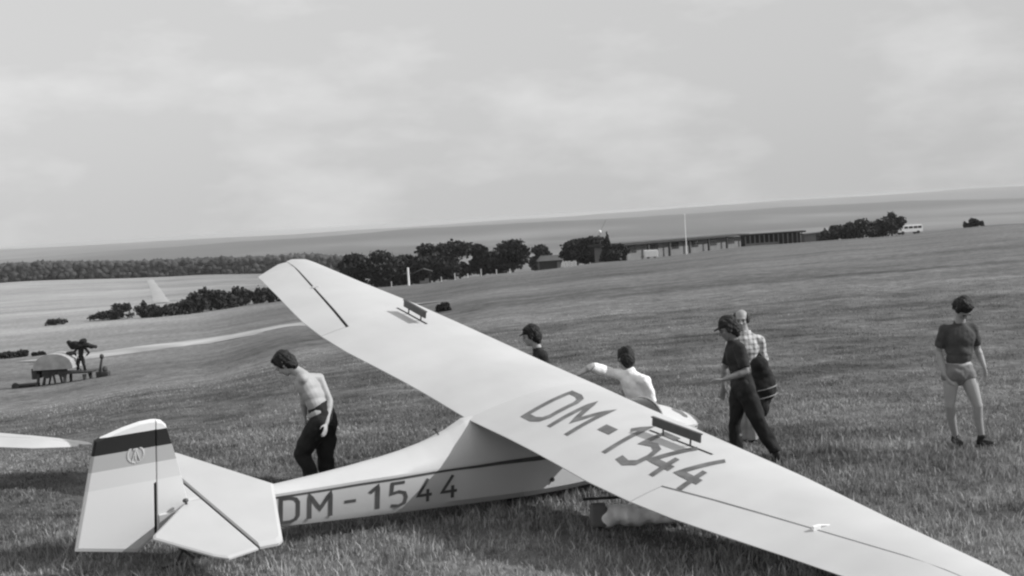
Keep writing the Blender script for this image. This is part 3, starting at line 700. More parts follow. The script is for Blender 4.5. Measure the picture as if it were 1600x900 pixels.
def make_person(label, J, base, look, upd, clothes, skin='skin', hair='short', hairmat='hair', belly=.0, group='people on the meadow'):
    """J: world joints. One continuous body; clothes and hair are its children."""
    root = empty('person', base, label, 'person', group); inv = -Vector(base)
    up_t = (J['neck'] - J['pelvis']).normalized(); sh = (J['shL'] - J['shR']).normalized(); fwd = sh.cross(up_t).normalized()   # towards the chest
    Rh = basis(look, upd)
    def torso(bm, g=0.0, lo=0.0, hi=1.0, arms=True):
        pe, ne = J['pelvis'], J['neck']; ch = pe.lerp(ne, .68) + fwd * .012; wa = pe.lerp(ne, .30) + fwd * belly
        RT = Matrix((sh, fwd, up_t)).transposed()
        if lo <= 0: ell(bm, pe + up_t * .02, (.165 + g, .115 + g, .12 + g), RT, 16)
        if lo <= .3: ell(bm, wa, (.138 + g, .098 + g, .15 + g), RT, 16)
        ell(bm, ch, (.158 + g, .112 + g, .17 + g), RT, 16)
        ell(bm, pe.lerp(ne, .50), (.148 + g, .104 + g, .13 + g), RT, 16)
        ell(bm, pe.lerp(ne, .86), (.135 + g, .075 + g, .075 + g), RT, 14)
        for k in ('L', 'R'):
            cone(bm, pe.lerp(ne, .90), J['sh' + k], .055 + g, .056 + g)
        if lo <= 0:
            for k in ('L', 'R'): cone(bm, pe, J['hip' + k], .10 + g, .093 + g)
    bm = bmesh.new(); torso(bm)
    hc = J['head'] = J['head'].lerp(J['neck'], .10)
    cone(bm, J['neck'] - up_t * .03, hc - Rh.col[2] * .04 - Rh.col[0] * .012, .062, .055)
    head_parts(bm, hc, Rh, 1.06)
    for k in ('L', 'R'):
        s, e, w = J['sh' + k], J['el' + k], J['wr' + k]
        cone(bm, s, e, .052, .040); ell(bm, s.lerp(e, .4), (.048, .048, .07), basis(e - s, Vector((0.1, .3, 1))) @ Matrix(((0, 0, 1), (0, 1, 0), (1, 0, 0))), 10)
        fo = e.lerp(w, .28); cone(bm, e, fo, .040, .043); cone(bm, fo, w, .043, .026, sq=.85)
        hd = J.get('hd' + k, (w - e)); hn = J.get('hn' + k, (J['pelvis'] - w)); hand(bm, w, hd, hn, curl=J.get('curl' + k, .5), thumb=J.get('thumb' + k, 1))
        h, kn, a, t = J['hip' + k], J['kn' + k], J['an' + k], J['toe' + k]
        cone(bm, h, h.lerp(kn, .35), .092, .086); cone(bm, h.lerp(kn, .35), kn, .086, .054); ell(bm, kn, (.055, .055, .058), None, 10)
        back = (kn - h).normalized() - (a - kn).normalized(); sb = (J['toe' + k] - a); sb = Vector((sb.x, sb.y, 0)).normalized()
        ca = kn.lerp(a, .32) - sb * .018; cone(bm, kn, ca, .052, .057); cone(bm, ca, a, .055, .034)
        cone(bm, a - Vector((0, 0, .03)) - sb * .02, t, .036, .024, sq=1.0)
    body = link('body', blob_mesh(bm, .0095, 2), M[skin], root); body.data.transform(Matrix.Translation(inv))
    parts = []
    if hair: parts.append(link('hair', hair_mesh(hc, Rh, 1.06, hair), M[hairmat], root))
    P = lambda f, l, u: hc + Rh @ (Vector((f, l, u)) * 1.06)
    for q in (-1, 1):
        bm = bmesh.new(); ell(bm, P(.086, q * .031, .004), (.008, .011, .006), Rh, 10); parts.append(frombm('eye', bm, M['dark'], root, True))
        bm = bmesh.new(); ell(bm, P(.094, q * .032, .026), (.006, .020, .0045), Rh, 8); parts.append(frombm('eyebrow', bm, M[hairmat], root, True))
    for c in clothes:
        kind, m = c[0], c[1]; bm = bmesh.new()
        if kind == 'shirt':
            sl = c[2]; lo = c[3]; torso(bm, .012, lo)
            if lo <= 0:
                pe = J['pelvis']; cone(bm, pe + up_t * .12, pe - up_t * .04, .150, .165, True, True, sq=.76, axis=fwd, n=24)
            else:
                pc = J['pelvis'].lerp(J['neck'], c[4] if len(c) > 4 else .3); cone(bm, pc + up_t * .14, pc, .162, .158, True, True, sq=.74, axis=fwd, n=24)
            cone(bm, J['neck'] - up_t * .03, J['neck'] + up_t * .03, .080, .070, True, True)
            for k in ('L', 'R'):
                s, e, w = J['sh' + k], J['el' + k], J['wr' + k]
                if sl <= 1: cone(bm, s, s.lerp(e, sl), .069, .062, False, True)
                else: cone(bm, s, e, .076, .062); cone(bm, e, e.lerp(w, sl - 1), .061, .048, False, True)
            me = blob_mesh(bm, .011, 2, .009, 12); nm = 'shirt'
        elif kind == 'trousers':
            torso_bm = bm; pe = J['pelvis']; cone(bm, pe + up_t * .15, pe - up_t * .02, .142, .178, True, False, sq=.76, axis=fwd, n=24)
            for k in ('L', 'R'):
                h, kn, a = J['hip' + k], J['kn' + k], J['an' + k]; wd = c[2]
                cone(bm, pe - up_t * .0, h, .12, .115); cone(bm, h, kn, .112 * wd, .078 * wd); cone(bm, kn, kn.lerp(a, .93), .078 * wd, .070 * wd, False, True)
            me = blob_mesh(bm, .012, 1, .016, 9); nm = 'trousers'
        elif kind == 'shorts':
            pe = J['pelvis']; top = c[2]; cone(bm, pe + up_t * top, pe - up_t * .01, .146, .172, True, False, sq=.76, axis=fwd, n=24)
            for k in ('L', 'R'):
                h, kn = J['hip' + k], J['kn' + k]; cone(bm, pe, h, .112, .108); cone(bm, h, h.lerp(kn, c[3]), .108, .100, False, True)
            me = blob_mesh(bm, .011, 1, .008, 14); nm = 'shorts'
        elif kind == 'cap':
            ell(bm, P(-.012, 0, .062), (.112, .094, .068), Rh, 18); ell(bm, P(.098, 0, .050), (.062, .062, .009), Rh @ Matrix.Rotation(.18, 3, 'Y'), 16)
            me = blob_mesh(bm, .009, 1, .003, 20); nm = 'cap'
        elif kind == 'shoes':
            for k in ('L', 'R'):
                a, t = J['an' + k], J['toe' + k]; sb = Vector((t.x - a.x, t.y - a.y, 0)).normalized(); g = t.z - .03
                b2_ = bmesh.new(); hz = a.z
                cone(b2_, (a.x - sb.x * .02, a.y - sb.y * .02, g + .05), (a.x, a.y, min(hz + .02, g + .13)), .048, .046, n=12)
                cone(b2_, (a.x - sb.x * .02, a.y - sb.y * .02, g + .045), (t.x, t.y, g + .035), .046, .038, n=12)
                ell(b2_, (a.x * .35 + t.x * .65, a.y * .35 + t.y * .65, g + .035), (.085, .05, .036), basis(sb, (0, 0, 1)), 12)
                parts.append(link('shoe', blob_mesh(b2_, .01, 1), M[m], root))
            continue
        parts.append(link(nm, me, M[m], root))
    for p in parts: p.data.transform(Matrix.Translation(inv))
    return root
def joints(D, spec):
    """spec: joint -> (px, py, extra distance)"""
    return {k: at(v[0], v[1], D + (v[2] if len(v) > 2 else 0)) for k, v in spec.items()}

# 1 the man at the right, looking down (faces the camera; his right is the picture's left)
J = joints(16.0, dict(head=(1505, 479, -.10), neck=(1500, 506, .0), pelvis=(1498, 578, .0), shR=(1476, 516, .0), shL=(1519, 513, .02), elR=(1466, 549, .06), elL=(1527, 545, .08),
    wrR=(1476, 586, -.06), wrL=(1538, 573, -.02), hipR=(1486, 586, 0), hipL=(1511, 586, 0), knR=(1484, 634, -.03), knL=(1528, 634, -.10), anR=(1493, 684, .10), anL=(1534, 684, -.05), toeR=(1500, 693, -.05), toeL=(1551, 695, -.16)))
J['hdR'] = Vector((.45, -.2, -.9)); J['hdL'] = Vector((.1, -.1, -1)); J['hnR'] = Vector((1, .3, 0)); J['hnL'] = Vector((-1, -.2, 0))
make_person('bare-legged man in a dark short-sleeved shirt and short grey trunks, looking down at the grass', J, (5.2, 16.0, 0), (.34, -.62, -1.25), (.15, -1.0, .75), [('shirt', 'shirtgrey', .80, .3, .36), ('shorts', 'trunks', .07, .16), ('shoes', 'leather')], 'skin')

# 2 shirtless man bending forward, walking to the left
J = joints(15.2, dict(head=(442, 567, 0), neck=(473, 583, 0), pelvis=(504, 652, 0), shL=(473, 592, -.12), shR=(499, 591, .13), elL=(474, 622, .0), elR=(515, 627, .04), wrL=(476, 648, .08), wrR=(510, 661, -.15),
    hipL=(498, 662, -.09), hipR=(510, 662, .08), knL=(472, 709, -.09), knR=(507, 713, .08), anL=(497, 771, -.10), anR=(520, 770, .09), toeL=(472, 783, -.10), toeR=(498, 782, .09)))
J['hnL'] = Vector((1, .5, 0)); J['hnR'] = Vector((-1, .6, 0))
# facing left and a little away: his back shows
make_person('shirtless man in dark trousers bending forward behind the tail boom', J, (-2.1, 15.2, 0), (-.75, .25, -.75), (-.7, .1, 1), [('trousers', 'darkcloth', 1.12), ('shoes', 'leather')], 'skinpale')

# 3 man in cap behind the left wing, facing left
J = joints(18.0, dict(head=(829, 523, 0), neck=(841, 546, 0), pelvis=(858, 620, 0), shR=(846, 556, .19), shL=(848, 556, -.19), elR=(838, 592, .24), elL=(846, 594, -.22), wrR=(820, 605, .12), wrL=(818, 606, -.2),
    hipR=(858, 629, .09), hipL=(858, 629, -.09), knR=(862, 676, .1), knL=(850, 676, -.1), anR=(872, 722, .1), anL=(852, 724, -.1), toeR=(852, 731, .1), toeL=(832, 731, -.1)))
make_person('man in a dark peaked cap and dark shirt, head and shoulder above the raised wing', J, (.45, 18.0, 0), (-.97, .05, -.22), (-.2, 0, 1), [('shirt', 'shirtdark', 1.8, 0), ('trousers', 'darkcloth', 1.05), ('cap', 'darkcloth'), ('shoes', 'leather')], 'skinpale')

# 4 man in white shirt reaching to the wing, seen from behind
J = joints(16.6, dict(head=(977, 559, .10), neck=(982, 580, .02), pelvis=(1003, 645, 0), shL=(957, 584, .08), shR=(1008, 596, -.12), elL=(925, 576, .12), elR=(1020, 630, -.1), wrL=(903, 585, -.10), wrR=(1004, 652, .15),
    hipL=(990, 655, .03), hipR=(1012, 656, -.03), knL=(986, 700, .10), knR=(1010, 702, .06), anL=(990, 742, .0), anR=(1020, 744, -.05), toeL=(980, 748, .15), toeR=(1010, 750, .10)))
J['elL'] = at(924, 573, 16.55); J['hdL'] = Vector((-.8, -.1, -.5)); J['hnL'] = Vector((0, -.5, -1)); J['curlL'] = .7
make_person('dark-haired man in a white shirt reaching out over the wing, seen from behind', J, (1.5, 16.6, 0), (-.35, .9, -.3), (.05, .2, 1), [('shirt', 'whitecloth', .97, 0), ('trousers', 'shirtgrey', 1.0), ('shoes', 'leather')], 'skin')

# 5 man in dark clothes striding left, forearm held forward
J = joints(15.9, dict(head=(1137, 512, -.02), neck=(1147, 534, 0), pelvis=(1160, 603, 0), shL=(1156, 545, -.18), shR=(1144, 544, .18), elL=(1166, 581, -.26), elR=(1133, 574, .24), wrL=(1131, 593, -.30), wrR=(1130, 603, .18),
    hipL=(1164, 612, -.09), hipR=(1156, 612, .09), knL=(1186, 660, -.10), knR=(1148, 663, .08), anL=(1213, 710, -.12), anR=(1153, 714, .08), toeL=(1204, 722, -.12), toeR=(1132, 722, .08)))
J['hdL'] = Vector((-1, -.05, .05)); J['hnL'] = Vector((0, .2, -1)); J['curlL'] = .9; J['hnR'] = Vector((0, -1, 0))
make_person('man in cap and dark clothes striding left with one forearm held forward', J, (2.6, 15.9, 0), (-.95, -.1, -.35), (-.3, 0, 1), [('shirt', 'shirtdark', .82, 0), ('trousers', 'darkcloth', 1.05), ('cap', 'darkcloth'), ('shoes', 'leather')], 'skintan')

# 6 older balding man behind him, in a light checked shirt
J = joints(17.2, dict(head=(1158, 498, 0), neck=(1164, 520, 0), pelvis=(1166, 590, 0), shR=(1143, 530, .02), shL=(1187, 532, .0), elR=(1137, 562, .06), elL=(1194, 566, .05), wrR=(1142, 593, -.05), wrL=(1191, 596, -.05),
    hipR=(1156, 598, 0), hipL=(1177, 598, 0), knR=(1158, 645, -.02), knL=(1176, 645, -.05), anR=(1160, 688, .05), anL=(1177, 690, .0), toeR=(1155, 698, -.15), toeL=(1174, 700, -.18)))
J['hnR'] = Vector((1, .3, 0)); J['hnL'] = Vector((-1, .2, 0)); J['curlL'] = 1.0
make_person('balding older man in a light checked shirt behind the striding man', J, (2.85, 17.2, 0), (-.25, -1, -.12), (0, -.1, 1), [('shirt', 'plaid', .95, 0), ('trousers', 'shorts', 1.0), ('shoes', 'leather')], 'skin', 'bald', 'greyhair')

# parachute pack hanging from the older man's hand
c = at(1189, 604, 16.85)
pk = empty('parachute_pack', c, "dark parachute pack with two pale straps in the older man's hand", 'pack')
bm = bmesh.new()
for t in np.linspace(0, 1, 6): ell(bm, (.02 * math.sin(t * 5), 0, .25 - .5 * t), (.115 + .03 * math.sin(t * PI), .10, .12))
ell(bm, (.05, 0, .0), (.14, .12, .18))
link('bag', blob_mesh(bm, .015, 2, .012, 9), M['darkcloth'], pk)
for z, tl in ((-.02, .15), (-.12, .12)):
    bm = bmesh.new(); mt = Matrix.Translation((.045, 0, z)) @ Matrix.Rotation(-.22, 4, 'Y'); r = []
    for i in range(24):
        a = 2 * PI * i / 24; r.append(mt @ Vector((.142 * math.cos(a), .120 * math.sin(a), 0)))
    for i in range(24): tube(bm, r[i], r[(i + 1) % 24], .007, n=5)
    frombm('strap', bm, M['strap'], pk)
bm = bmesh.new(); tube(bm, (-.05, 0, .33), (.0, 0, .40), .012, n=6); tube(bm, (.0, 0, .40), (.06, 0, .33), .012, n=6); frombm('handle', bm, M['leather'], pk)

# ------------------------------------------------------------------ far left: launch winch with its driver
wb = gxy(110, 597); wb.z = tz(wb.x, wb.y); WD = wb.y; S = WD / F_PX
win = empty('launch_winch', wb, 'pale domed launching winch on legs standing alone in the left field', 'winch')
def wl(px, py, dy=0): q = at(px, py, WD + dy); return q - wb
# domed cover
V = []; Fc = []; c0 = wl(90, 575); rx = 31 * S; rz = 24 * S
for j in range(5):
    yy = -.9 + j * .45; k = (1.0, 1.0, 1.0, 1.0, 1.0)[j]
    for i in range(13): a = PI * i / 12; V.append((c0.x - rx * math.cos(a), yy, c0.z + rz * math.sin(a)**.8))
for j in range(4):
    for i in range(12): a = j * 13 + i; Fc.append((a, a + 1, a + 14, a + 13))
Fc.append(tuple(range(0, 13))); Fc.append(tuple(range(52, 65))[::-1])
fromdata('cover', V, Fc, M['winch'], win, False)
bm = bmesh.new(); box(bm, wl(86, 580), (30 * S, 1.2, 9 * S), bevel=.05); tube(bm, wl(74, 583, -.62), wl(74, 583, .62), .32, n=14); tube(bm, wl(98, 582, -.62), wl(98, 582, .62), .28, n=14); frombm('engine', bm, M['darkmetal'], win)
bm = bmesh.new(); box(bm, wl(118, 581), (62 * S, 1.3, .1)); frombm('frame', bm, M['darkmetal'], win)
for px0, px1, w_ in ((76, 71, .07), (88, 92, .07), (106, 106, .10), (136, 138, .12), (66, 63, .09)):
    bm = bmesh.new(); a = wl(px0, 583); b = wl(px1, 596); b.z = 0 - .05 + (tz(wb.x + b.x, wb.y) - wb.z); bm.free()
    for q in (-1, 1): bm = bmesh.new(); tube(bm, a + Vector((0, .55 * q, 0)), b + Vector((0, .6 * q, 0)), w_, w_ * .8, 8); frombm('leg', bm, M['darkmetal'], win)
bm = bmesh.new(); box(bm, wl(58, 583), (9 * S, 1.0, 17 * S), bevel=.04); frombm('cable_box', bm, M['darkmetal'], win)
bm = bmesh.new(); a = wl(24, 604); b = wl(62, 600); tube(bm, a, b, .13, .11, 8); tube(bm, wl(24, 604, -.4), wl(24, 604, .4), .22, n=12); frombm('drawbar', bm, M['darkmetal'], win)
bm = bmesh.new(); tube(bm, wl(155, 588), wl(159, 560), .10, .06, 8); ell(bm, wl(159, 557), (.13, .13, .16)); box(bm, wl(155, 585), (.3, .4, .35), bevel=.04); frombm('lever', bm, M['darkmetal'], win)
bm = bmesh.new(); ell(bm, wl(164, 577), (.16, .2, .2)); box(bm, wl(165, 584), (.45, .6, .3), bevel=.06); frombm('seat', bm, M['darkmetal'], win)
bm = bmesh.new(); tube(bm, wl(104, 553), wl(130, 582), .03, n=6); tube(bm, wl(104, 553), wl(118, 551), .12, .12, n=8); frombm('brace', bm, M['darkmetal'], win)
# winch driver standing on the frame with arms spread
D = WD; J = joints(D, dict(head=(128, 535, 0), neck=(127, 541, 0), pelvis=(126, 559, 0), shR=(121, 544, 0), shL=(133, 544, 0), elR=(115, 551, .0), elL=(139, 551, 0), wrR=(120, 557, -.2), wrL=(134, 557, -.2),
    hipR=(123, 561, 0), hipL=(129, 561, 0), knR=(122, 570, -.02), knL=(131, 570, -.02), anR=(121, 578, .02), anL=(133, 578, .02), toeR=(120, 580, -.12), toeL=(134, 580, -.12)))
make_person('small dark figure of the winch driver standing on the winch frame', J, J['anR'], (.1, -1, -.1), (0, 0, 1), [('shirt', 'darkcloth', 1.8, 0), ('trousers', 'darkcloth', 1.1), ('shoes', 'leather')], 'skin')

cb = empty('carried_bundle', at(127, 541, WD), "dark ragged bundle across the winch driver's shoulders", 'bundle')
bm = bmesh.new()
for i, (px, py, r_) in enumerate([(111, 538, 5), (117, 537, 6), (123, 539, 6), (130, 539, 6), (137, 540, 5), (143, 541, 4), (148, 542, 2.5), (108, 535, 4), (129, 533, 4), (113, 543, 4)]):
    ell(bm, at(px, py, WD + .1 * math.sin(i * 3)) - cb.location, (r_ * S * 1.1, .25, r_ * S * .75))
link('cloth', blob_mesh(bm, .06, 1, .07, 3), M['darkcloth'], cb)

# ------------------------------------------------------------------ trees and bushes
def crown_mesh(name, lobes, nf, size, seed, m, cone_=False, droop=0.0):
    """many small leaf-clump faces through the volume of a set of lobes (x,y,z,rx,ry,rz)"""
    rg = np.random.default_rng(seed); P = []
    vol = np.array([l[3] * l[4] * l[5] for l in lobes]); vol = (vol**.75) / (vol**.75).sum()
    for l, v in zip(lobes, vol):
        n = int(nf * v); d = rg.standard_normal((n, 3)); d /= np.linalg.norm(d, axis=1)[:, None]; r = rg.random(n)**.28 * (1 + .13 * rg.standard_normal(n))
        P.append(np.array(l[:3]) + d * r[:, None] * np.array(l[3:]))
    P = np.concatenate(P); n = len(P); P = P[P[:, 2] > .05]; n = len(P)
    a = rg.standard_normal((n, 3)); a /= np.linalg.norm(a, axis=1)[:, None]; b = rg.standard_normal((n, 3)); b -= a * (a * b).sum(1)[:, None]; b /= np.linalg.norm(b, axis=1)[:, None]
    s = size * (.55 + .9 * rg.random(n))[:, None]; a = a * s; b = b * s * .8
    Vv = np.stack([P - a, P - b, P + a * .9, P + b * 1.1], 1).reshape(-1, 3); Fc = np.arange(n)[:, None] * 4 + [0, 1, 2, 3]
    o = bigmesh(name, Vv, Fc, m); return o
def tree(label, base, h, w, seed, kind='tree', group=None, m=None, low=False, cat=None):
    rd = random.Random(seed); name = {'tree': 'tree', 'bush': 'bush', 'conifer': 'conifer_tree'}[kind]
    root = empty(name, base, label, cat or {'tree': 'tree', 'bush': 'bush', 'conifer': 'tree'}[kind], group)
    lobes = []
    if kind == 'tree':
        for i in range(16):
            t = rd.random(); zz = h * (.12 + .76 * t) if low else h * (.34 + .56 * t); rr = w * .5 * math.sin(PI * min(.96, .22 + .70 * t)) ; a = rd.uniform(0, 2 * PI); q = rd.random()**.5 * .72
            k = rd.uniform(.20, .34); lobes.append((rr * q * math.cos(a), rr * q * math.sin(a), zz, w * k, w * k, h * k * .62))
        nf = 4600; sz = .30
    elif kind == 'bush':
        w *= 1.35
        for i in range(15):
            a = rd.uniform(0, 2 * PI); q = rd.random()**.5 * .42; k = rd.uniform(.10, .22); lobes.append((w * q * math.cos(a), w * .7 * q * math.sin(a), h * rd.uniform(.15, .80 - .5 * q), w * k, w * k, h * rd.uniform(.14, .30)))
        nf = 1700; sz = .17 * max(.6, min(1.4, h / 2.5))
    else:
        for i in range(10):
            t = i / 9; lobes.append((0, 0, h * (.1 + .86 * t), w * .5 * (1 - t) + .12, w * .5 * (1 - t) + .12, h * .10))
        nf = 1500; sz = .22
    c = crown_mesh('crown', lobes, nf, sz, seed, m or M['leaf']); c.parent = root
    bm = bmesh.new(); top = h * (.55 if kind != 'conifer' else .95); rt = max(.05, w * .035)
    tube(bm, (0, 0, -.3), (rd.uniform(-.1, .1), 0, top * .5), rt, rt * .75, 8); tube(bm, (0, 0, top * .48), (rd.uniform(-.2, .2), 0, top), rt * .75, rt * .3, 8)
    if kind != 'conifer':
        for i in range(5):
            a = rd.uniform(0, 2 * PI); z0 = top * rd.uniform(.35, .7); L = w * rd.uniform(.2, .34); tube(bm, (0, 0, z0), (L * math.cos(a), L * math.sin(a), z0 + L * .8), rt * .4, rt * .15, 6)
    frombm('trunk', bm, M['bark'], root)
    return root
TG = 'dark trees along the edge of the field'
# (px centre, distance, top y, base y, width px, kind, label)
TREES = [
 (556, 262, 398, 452, 50, 'tree', 'low wide tree at the left end of the dark trees, nearest the raised wing'),
 (603, 262, 387, 446, 66, 'tree', 'broad round-topped tree behind the white post and open shelter'),
 (640, 275, 400, 444, 50, 'tree', 'lower tree filling the gap right of the round-topped one'),
 (672, 265, 383, 440, 46, 'tree', 'tree with a narrow shoulder left of the tallest broad crown'),
 (708, 262, 376, 438, 78, 'tree', 'tallest broad tree in the middle of the dark trees'),
 (751, 262, 384, 436, 24, 'tree', 'slim upright tree right of the tallest broad crown'),
 (775, 270, 392, 434, 44, 'tree', 'low tree between the slim tree and the peaked tree'),
 (802, 262, 374, 432, 58, 'tree', 'peaked tree at the right end of the middle group'),
 (845, 330, 385, 426, 30, 'tree', 'small pale-edged tree behind the low shed roofs'),
 (903, 280, 374, 418, 44, 'tree', 'left one of the dense pair beside the long hut'),
 (928, 276, 371, 416, 44, 'tree', 'right one of the dense pair beside the long hut'),
 (950, 251, 364, 413, 20, 'conifer', 'pointed conifer at the left end of the long hut'),
 (966, 250, 381, 411, 34, 'tree', 'small dark tree touching the end wall of the long hut')]
for i, (px, D, ty, by, wpx, kind, lab) in enumerate(TREES):
    g = gp(px, D); hy = 388 - .0613 * px; top = CAM_H - (ty - hy) * D / F_PX; h = top - g.z
    tree(lab, g, h, 1.14 * wpx * D / F_PX, 100 + i, kind, TG, M['conifer'] if kind == 'conifer' else M['leaf'], low=True)
BG = 'bushes on the meadow'
BUSH = [
 (160, 215, 484, 500, 30, 'first and lowest bush at the left end of the sloping bush row'), (185, 213, 473, 499, 36, 'rounded bush second from the left end of the bush row'), (222, 212, 471, 497, 34, 'bush in the row just left of the end of the pale path'),
 (253, 210, 475, 495, 30, 'low bush in the row right of the foot of the pale path'), (281, 208, 468, 492, 36, 'bush in the middle of the sloping row'), (308, 206, 456, 489, 34, 'upright bush right of the middle of the row'),
 (340, 204, 442, 484, 44, 'tallest bush of the sloping row'), (372, 203, 445, 479, 36, 'bush right beside the tallest one of the row'), (400, 202, 447, 475, 34, 'bush of the row next to the raised wing tip'), (428, 202, 446, 472, 32, 'last bush of the row, half behind the raised wing tip'),
 (88, 190, 495, 508, 24, 'single small bush alone on the pale field'), (14, 140, 549, 560, 26, 'low scrub at the left edge of the picture'), (34, 140, 547, 558, 24, 'low scrub left of the domed winch cover'), (60, 141, 549, 556, 14, 'tiny scrub nearest the domed winch cover'),
 (692, 150, 473, 487, 22, 'small dark bush in the open field above the raised wing'),
 (1302, 262, 348, 372, 34, 'left end bush of the dark clump right of the small hut'), (1325, 262, 342, 371, 38, 'second bush from the left in the clump right of the small hut'), (1348, 262, 340, 369, 38, 'middle bush of the dark clump on the ridge'),
 (1370, 262, 342, 367, 34, 'bush left of the highest one in the ridge clump'), (1394, 262, 331, 363, 32, 'highest bush of the ridge clump, beside the white van'),
 (1512, 285, 345, 350, 11, 'low left part bush on the bare ridge far right'), (1522, 285, 340, 349, 11, 'highest of the three little bushes on the bare ridge'), (1532, 285, 344, 348, 10, 'smallest little bush on the bare ridge far right')]
for i, (px, D, ty, by, wpx, lab) in enumerate(BUSH):
    hy = 388 - .0613 * px
    g0 = gxy(px, by); D = g0.y if by < 2000 and g0.y < 330 else D
    g = gp(px, D); h = (by - ty) * D / F_PX; top = CAM_H - (ty - hy) * D / F_PX
    h = max(h, top - g.z) if px > 1200 else h
    tree(lab, g, h * 1.05, wpx * D / F_PX, 300 + i, 'bush', BG, M['bush'])

# far forest: one mass of crowns
def forest(name, az0, az1, d0, d1, n, hgt, label, seed):
    rg = np.random.default_rng(seed); bm = bmesh.new(); bmesh.ops.create_icosphere(bm, subdivisions=1, radius=1); bm.verts.ensure_lookup_table()
    base = np.array([v.co[:] for v in bm.verts]); fc = np.array([[v.index for v in f.verts] for f in bm.faces]); bm.free()
    a = np.radians(rg.uniform(az0, az1, n)); d = d0 + (d1 - d0) * rg.random(n)**1.4; x, y = d * np.sin(a), d * np.cos(a); z = terrain(x, y)
    r = rg.uniform(2.0, 4.4, n); h = hgt * rg.uniform(.80, 1.0, n) * (.75 + .5 * fbm(a * 14 + 40, d * .004, 3))
    top = hgt * (.78 + .35 * fbm(a * 9 + 40, d * .003, 3)) + rg.uniform(-.7, .7, n); r = rg.uniform(1.3, 2.9, n); zc = top * (1 - .75 * rg.random(n)**1.6) - 1.5; rz = rg.uniform(1.2, 2.3, n)
    P = base[None] * (1 + .24 * rg.standard_normal((n, len(base), 1))) * np.stack([r, r, rz], -1)[:, None] + np.stack([x, y, z + zc], -1)[:, None]
    VV = [P.reshape(-1, 3)]; FF = [(fc[None] + np.arange(n)[:, None, None] * len(base)).reshape(-1, 3)]
    o = bigmesh(name, np.concatenate(VV), np.concatenate(FF), M['forest']); return tag(o, label, 'forest', kind='stuff')
forest('forest', -27, -3, 860, 990, 16000, 11, 'dark far forest edge beyond the pale field on the left', 5)

# ------------------------------------------------------------------ buildings and things along the ridge
def wall_frame(pxa, pxb, D): 
    a = gp(pxa, D); b = gp(pxb, D); return a, b
HD = 285.0; a, b = gp(966, 258), gp(1160, 305); L = (b - a).length; ang = math.atan2(b.y - a.y, b.x - a.x); tilt = (b.z - a.z)
hut = empty('long_hut', a, 'long low hut with dark overhanging roof and dark pillars on the ridge', 'building', rz=ang)
sl = tilt / L
zf = lambda x: sl * x
def hb(name, m, items, parent=hut, bev=0):
    bm = bmesh.new()
    for c, s in items: box(bm, (c[0], c[1], c[2] + zf(c[0])), s, Matrix.Rotation(-math.atan(sl), 3, 'Y'), bev)
    return frombm(name, bm, m, parent)
wallo = hb('wall', M['plaster'], [((L / 2, 2.5, 1.2), (L - .4, 5, 3.0))])
roof = hb('roof', M['roofdark'], [((L / 2, 2.2, 3.05), (L + 1.4, 7.4, .38))])
bm = bmesh.new(); y0, y1 = -1.3, 5.7
V = [(-.6, y0 + .3, 3.26 + zf(-.6)), (L + .6, y0 + .3, 3.26 + zf(L + .6)), (L + .6, 2.2, 3.42 + zf(L)), (-.6, 2.2, 3.42 + zf(0)), (-.6, y1, 3.26), (L + .6, y1, 3.26 + zf(L))]
fromdata('roof_sheet', V, [(0, 1, 2, 3), (3, 2, 5, 4), (0, 3, 4), (1, 5, 2)], M['roofpale'], roof)
for i in range(7):
    x = 1.2 + i * (L - 2.4) / 6; hb('pillar', M['timber'], [((x, -1.0, 1.25), (.42, .35, 3.2))])
for i in range(6):
    x = 1.2 + (i + .5) * (L - 2.4) / 6; wd = hb('window', M['timber'], [((x, -.03, 2.0), (3.1, .10, 1.35))], wallo); hb('pane', M['glass'], [((x + q, -.09, 2.0), (.8, .04, 1.1)) for q in (-1, 0, 1)], wallo)
# open shed continuing to the right
a2_, b2_ = wall_frame(1162, 1256, 288); L2 = (b2_ - a2_).length; sl = (b2_.z - a2_.z) / L2
shed = empty('open_shed', a2_, 'open shed of pale posts between the long hut and the small hut', 'shed', rz=math.atan2(b2_.y - a2_.y, b2_.x - a2_.x))
hb('roof', M['roofdark'], [((L2 / 2, 1.5, 2.35), (L2 + .8, 4.4, .3))], shed); hb('back_wall', M['timber'], [((L2 / 2, 3.2, 1.1), (L2, .2, 2.4))], shed)
for i in range(13): hb('post', M['plaster'], [((.4 + i * (L2 - .8) / 12, -.3, 1.0), (.22, .22, 2.5))], shed)
hb('low_fence', M['plaster'], [((L2 * .3, -.5, .35), (L2 * .55, .12, .5))], shed)
# small pale hut
g = gp(1273, 286); sh_ = empty('small_hut', g, 'small pale hut with sloping roof left of the dark bush clump', 'hut', rz=.06); sl = 0
w_ = 30 * 286 / F_PX
bm = prism([(-w_ / 2, -.4), (w_ / 2, -.4), (w_ / 2, 1.7), (-w_ / 2, 1.5)], 0, 3.2); frombm('wall', bm, M['plaster'], sh_)
bm = bmesh.new(); box(bm, (0, 1.6, 1.75), (w_ + .5, 3.8, .16), Matrix.Rotation(-.05, 3, 'Y')); frombm('roof', bm, M['roofpale'], sh_)
bm = bmesh.new(); box(bm, (.7, -.03, .8), (.8, .08, 1.7)); frombm('door', bm, M['timber'], sh_)
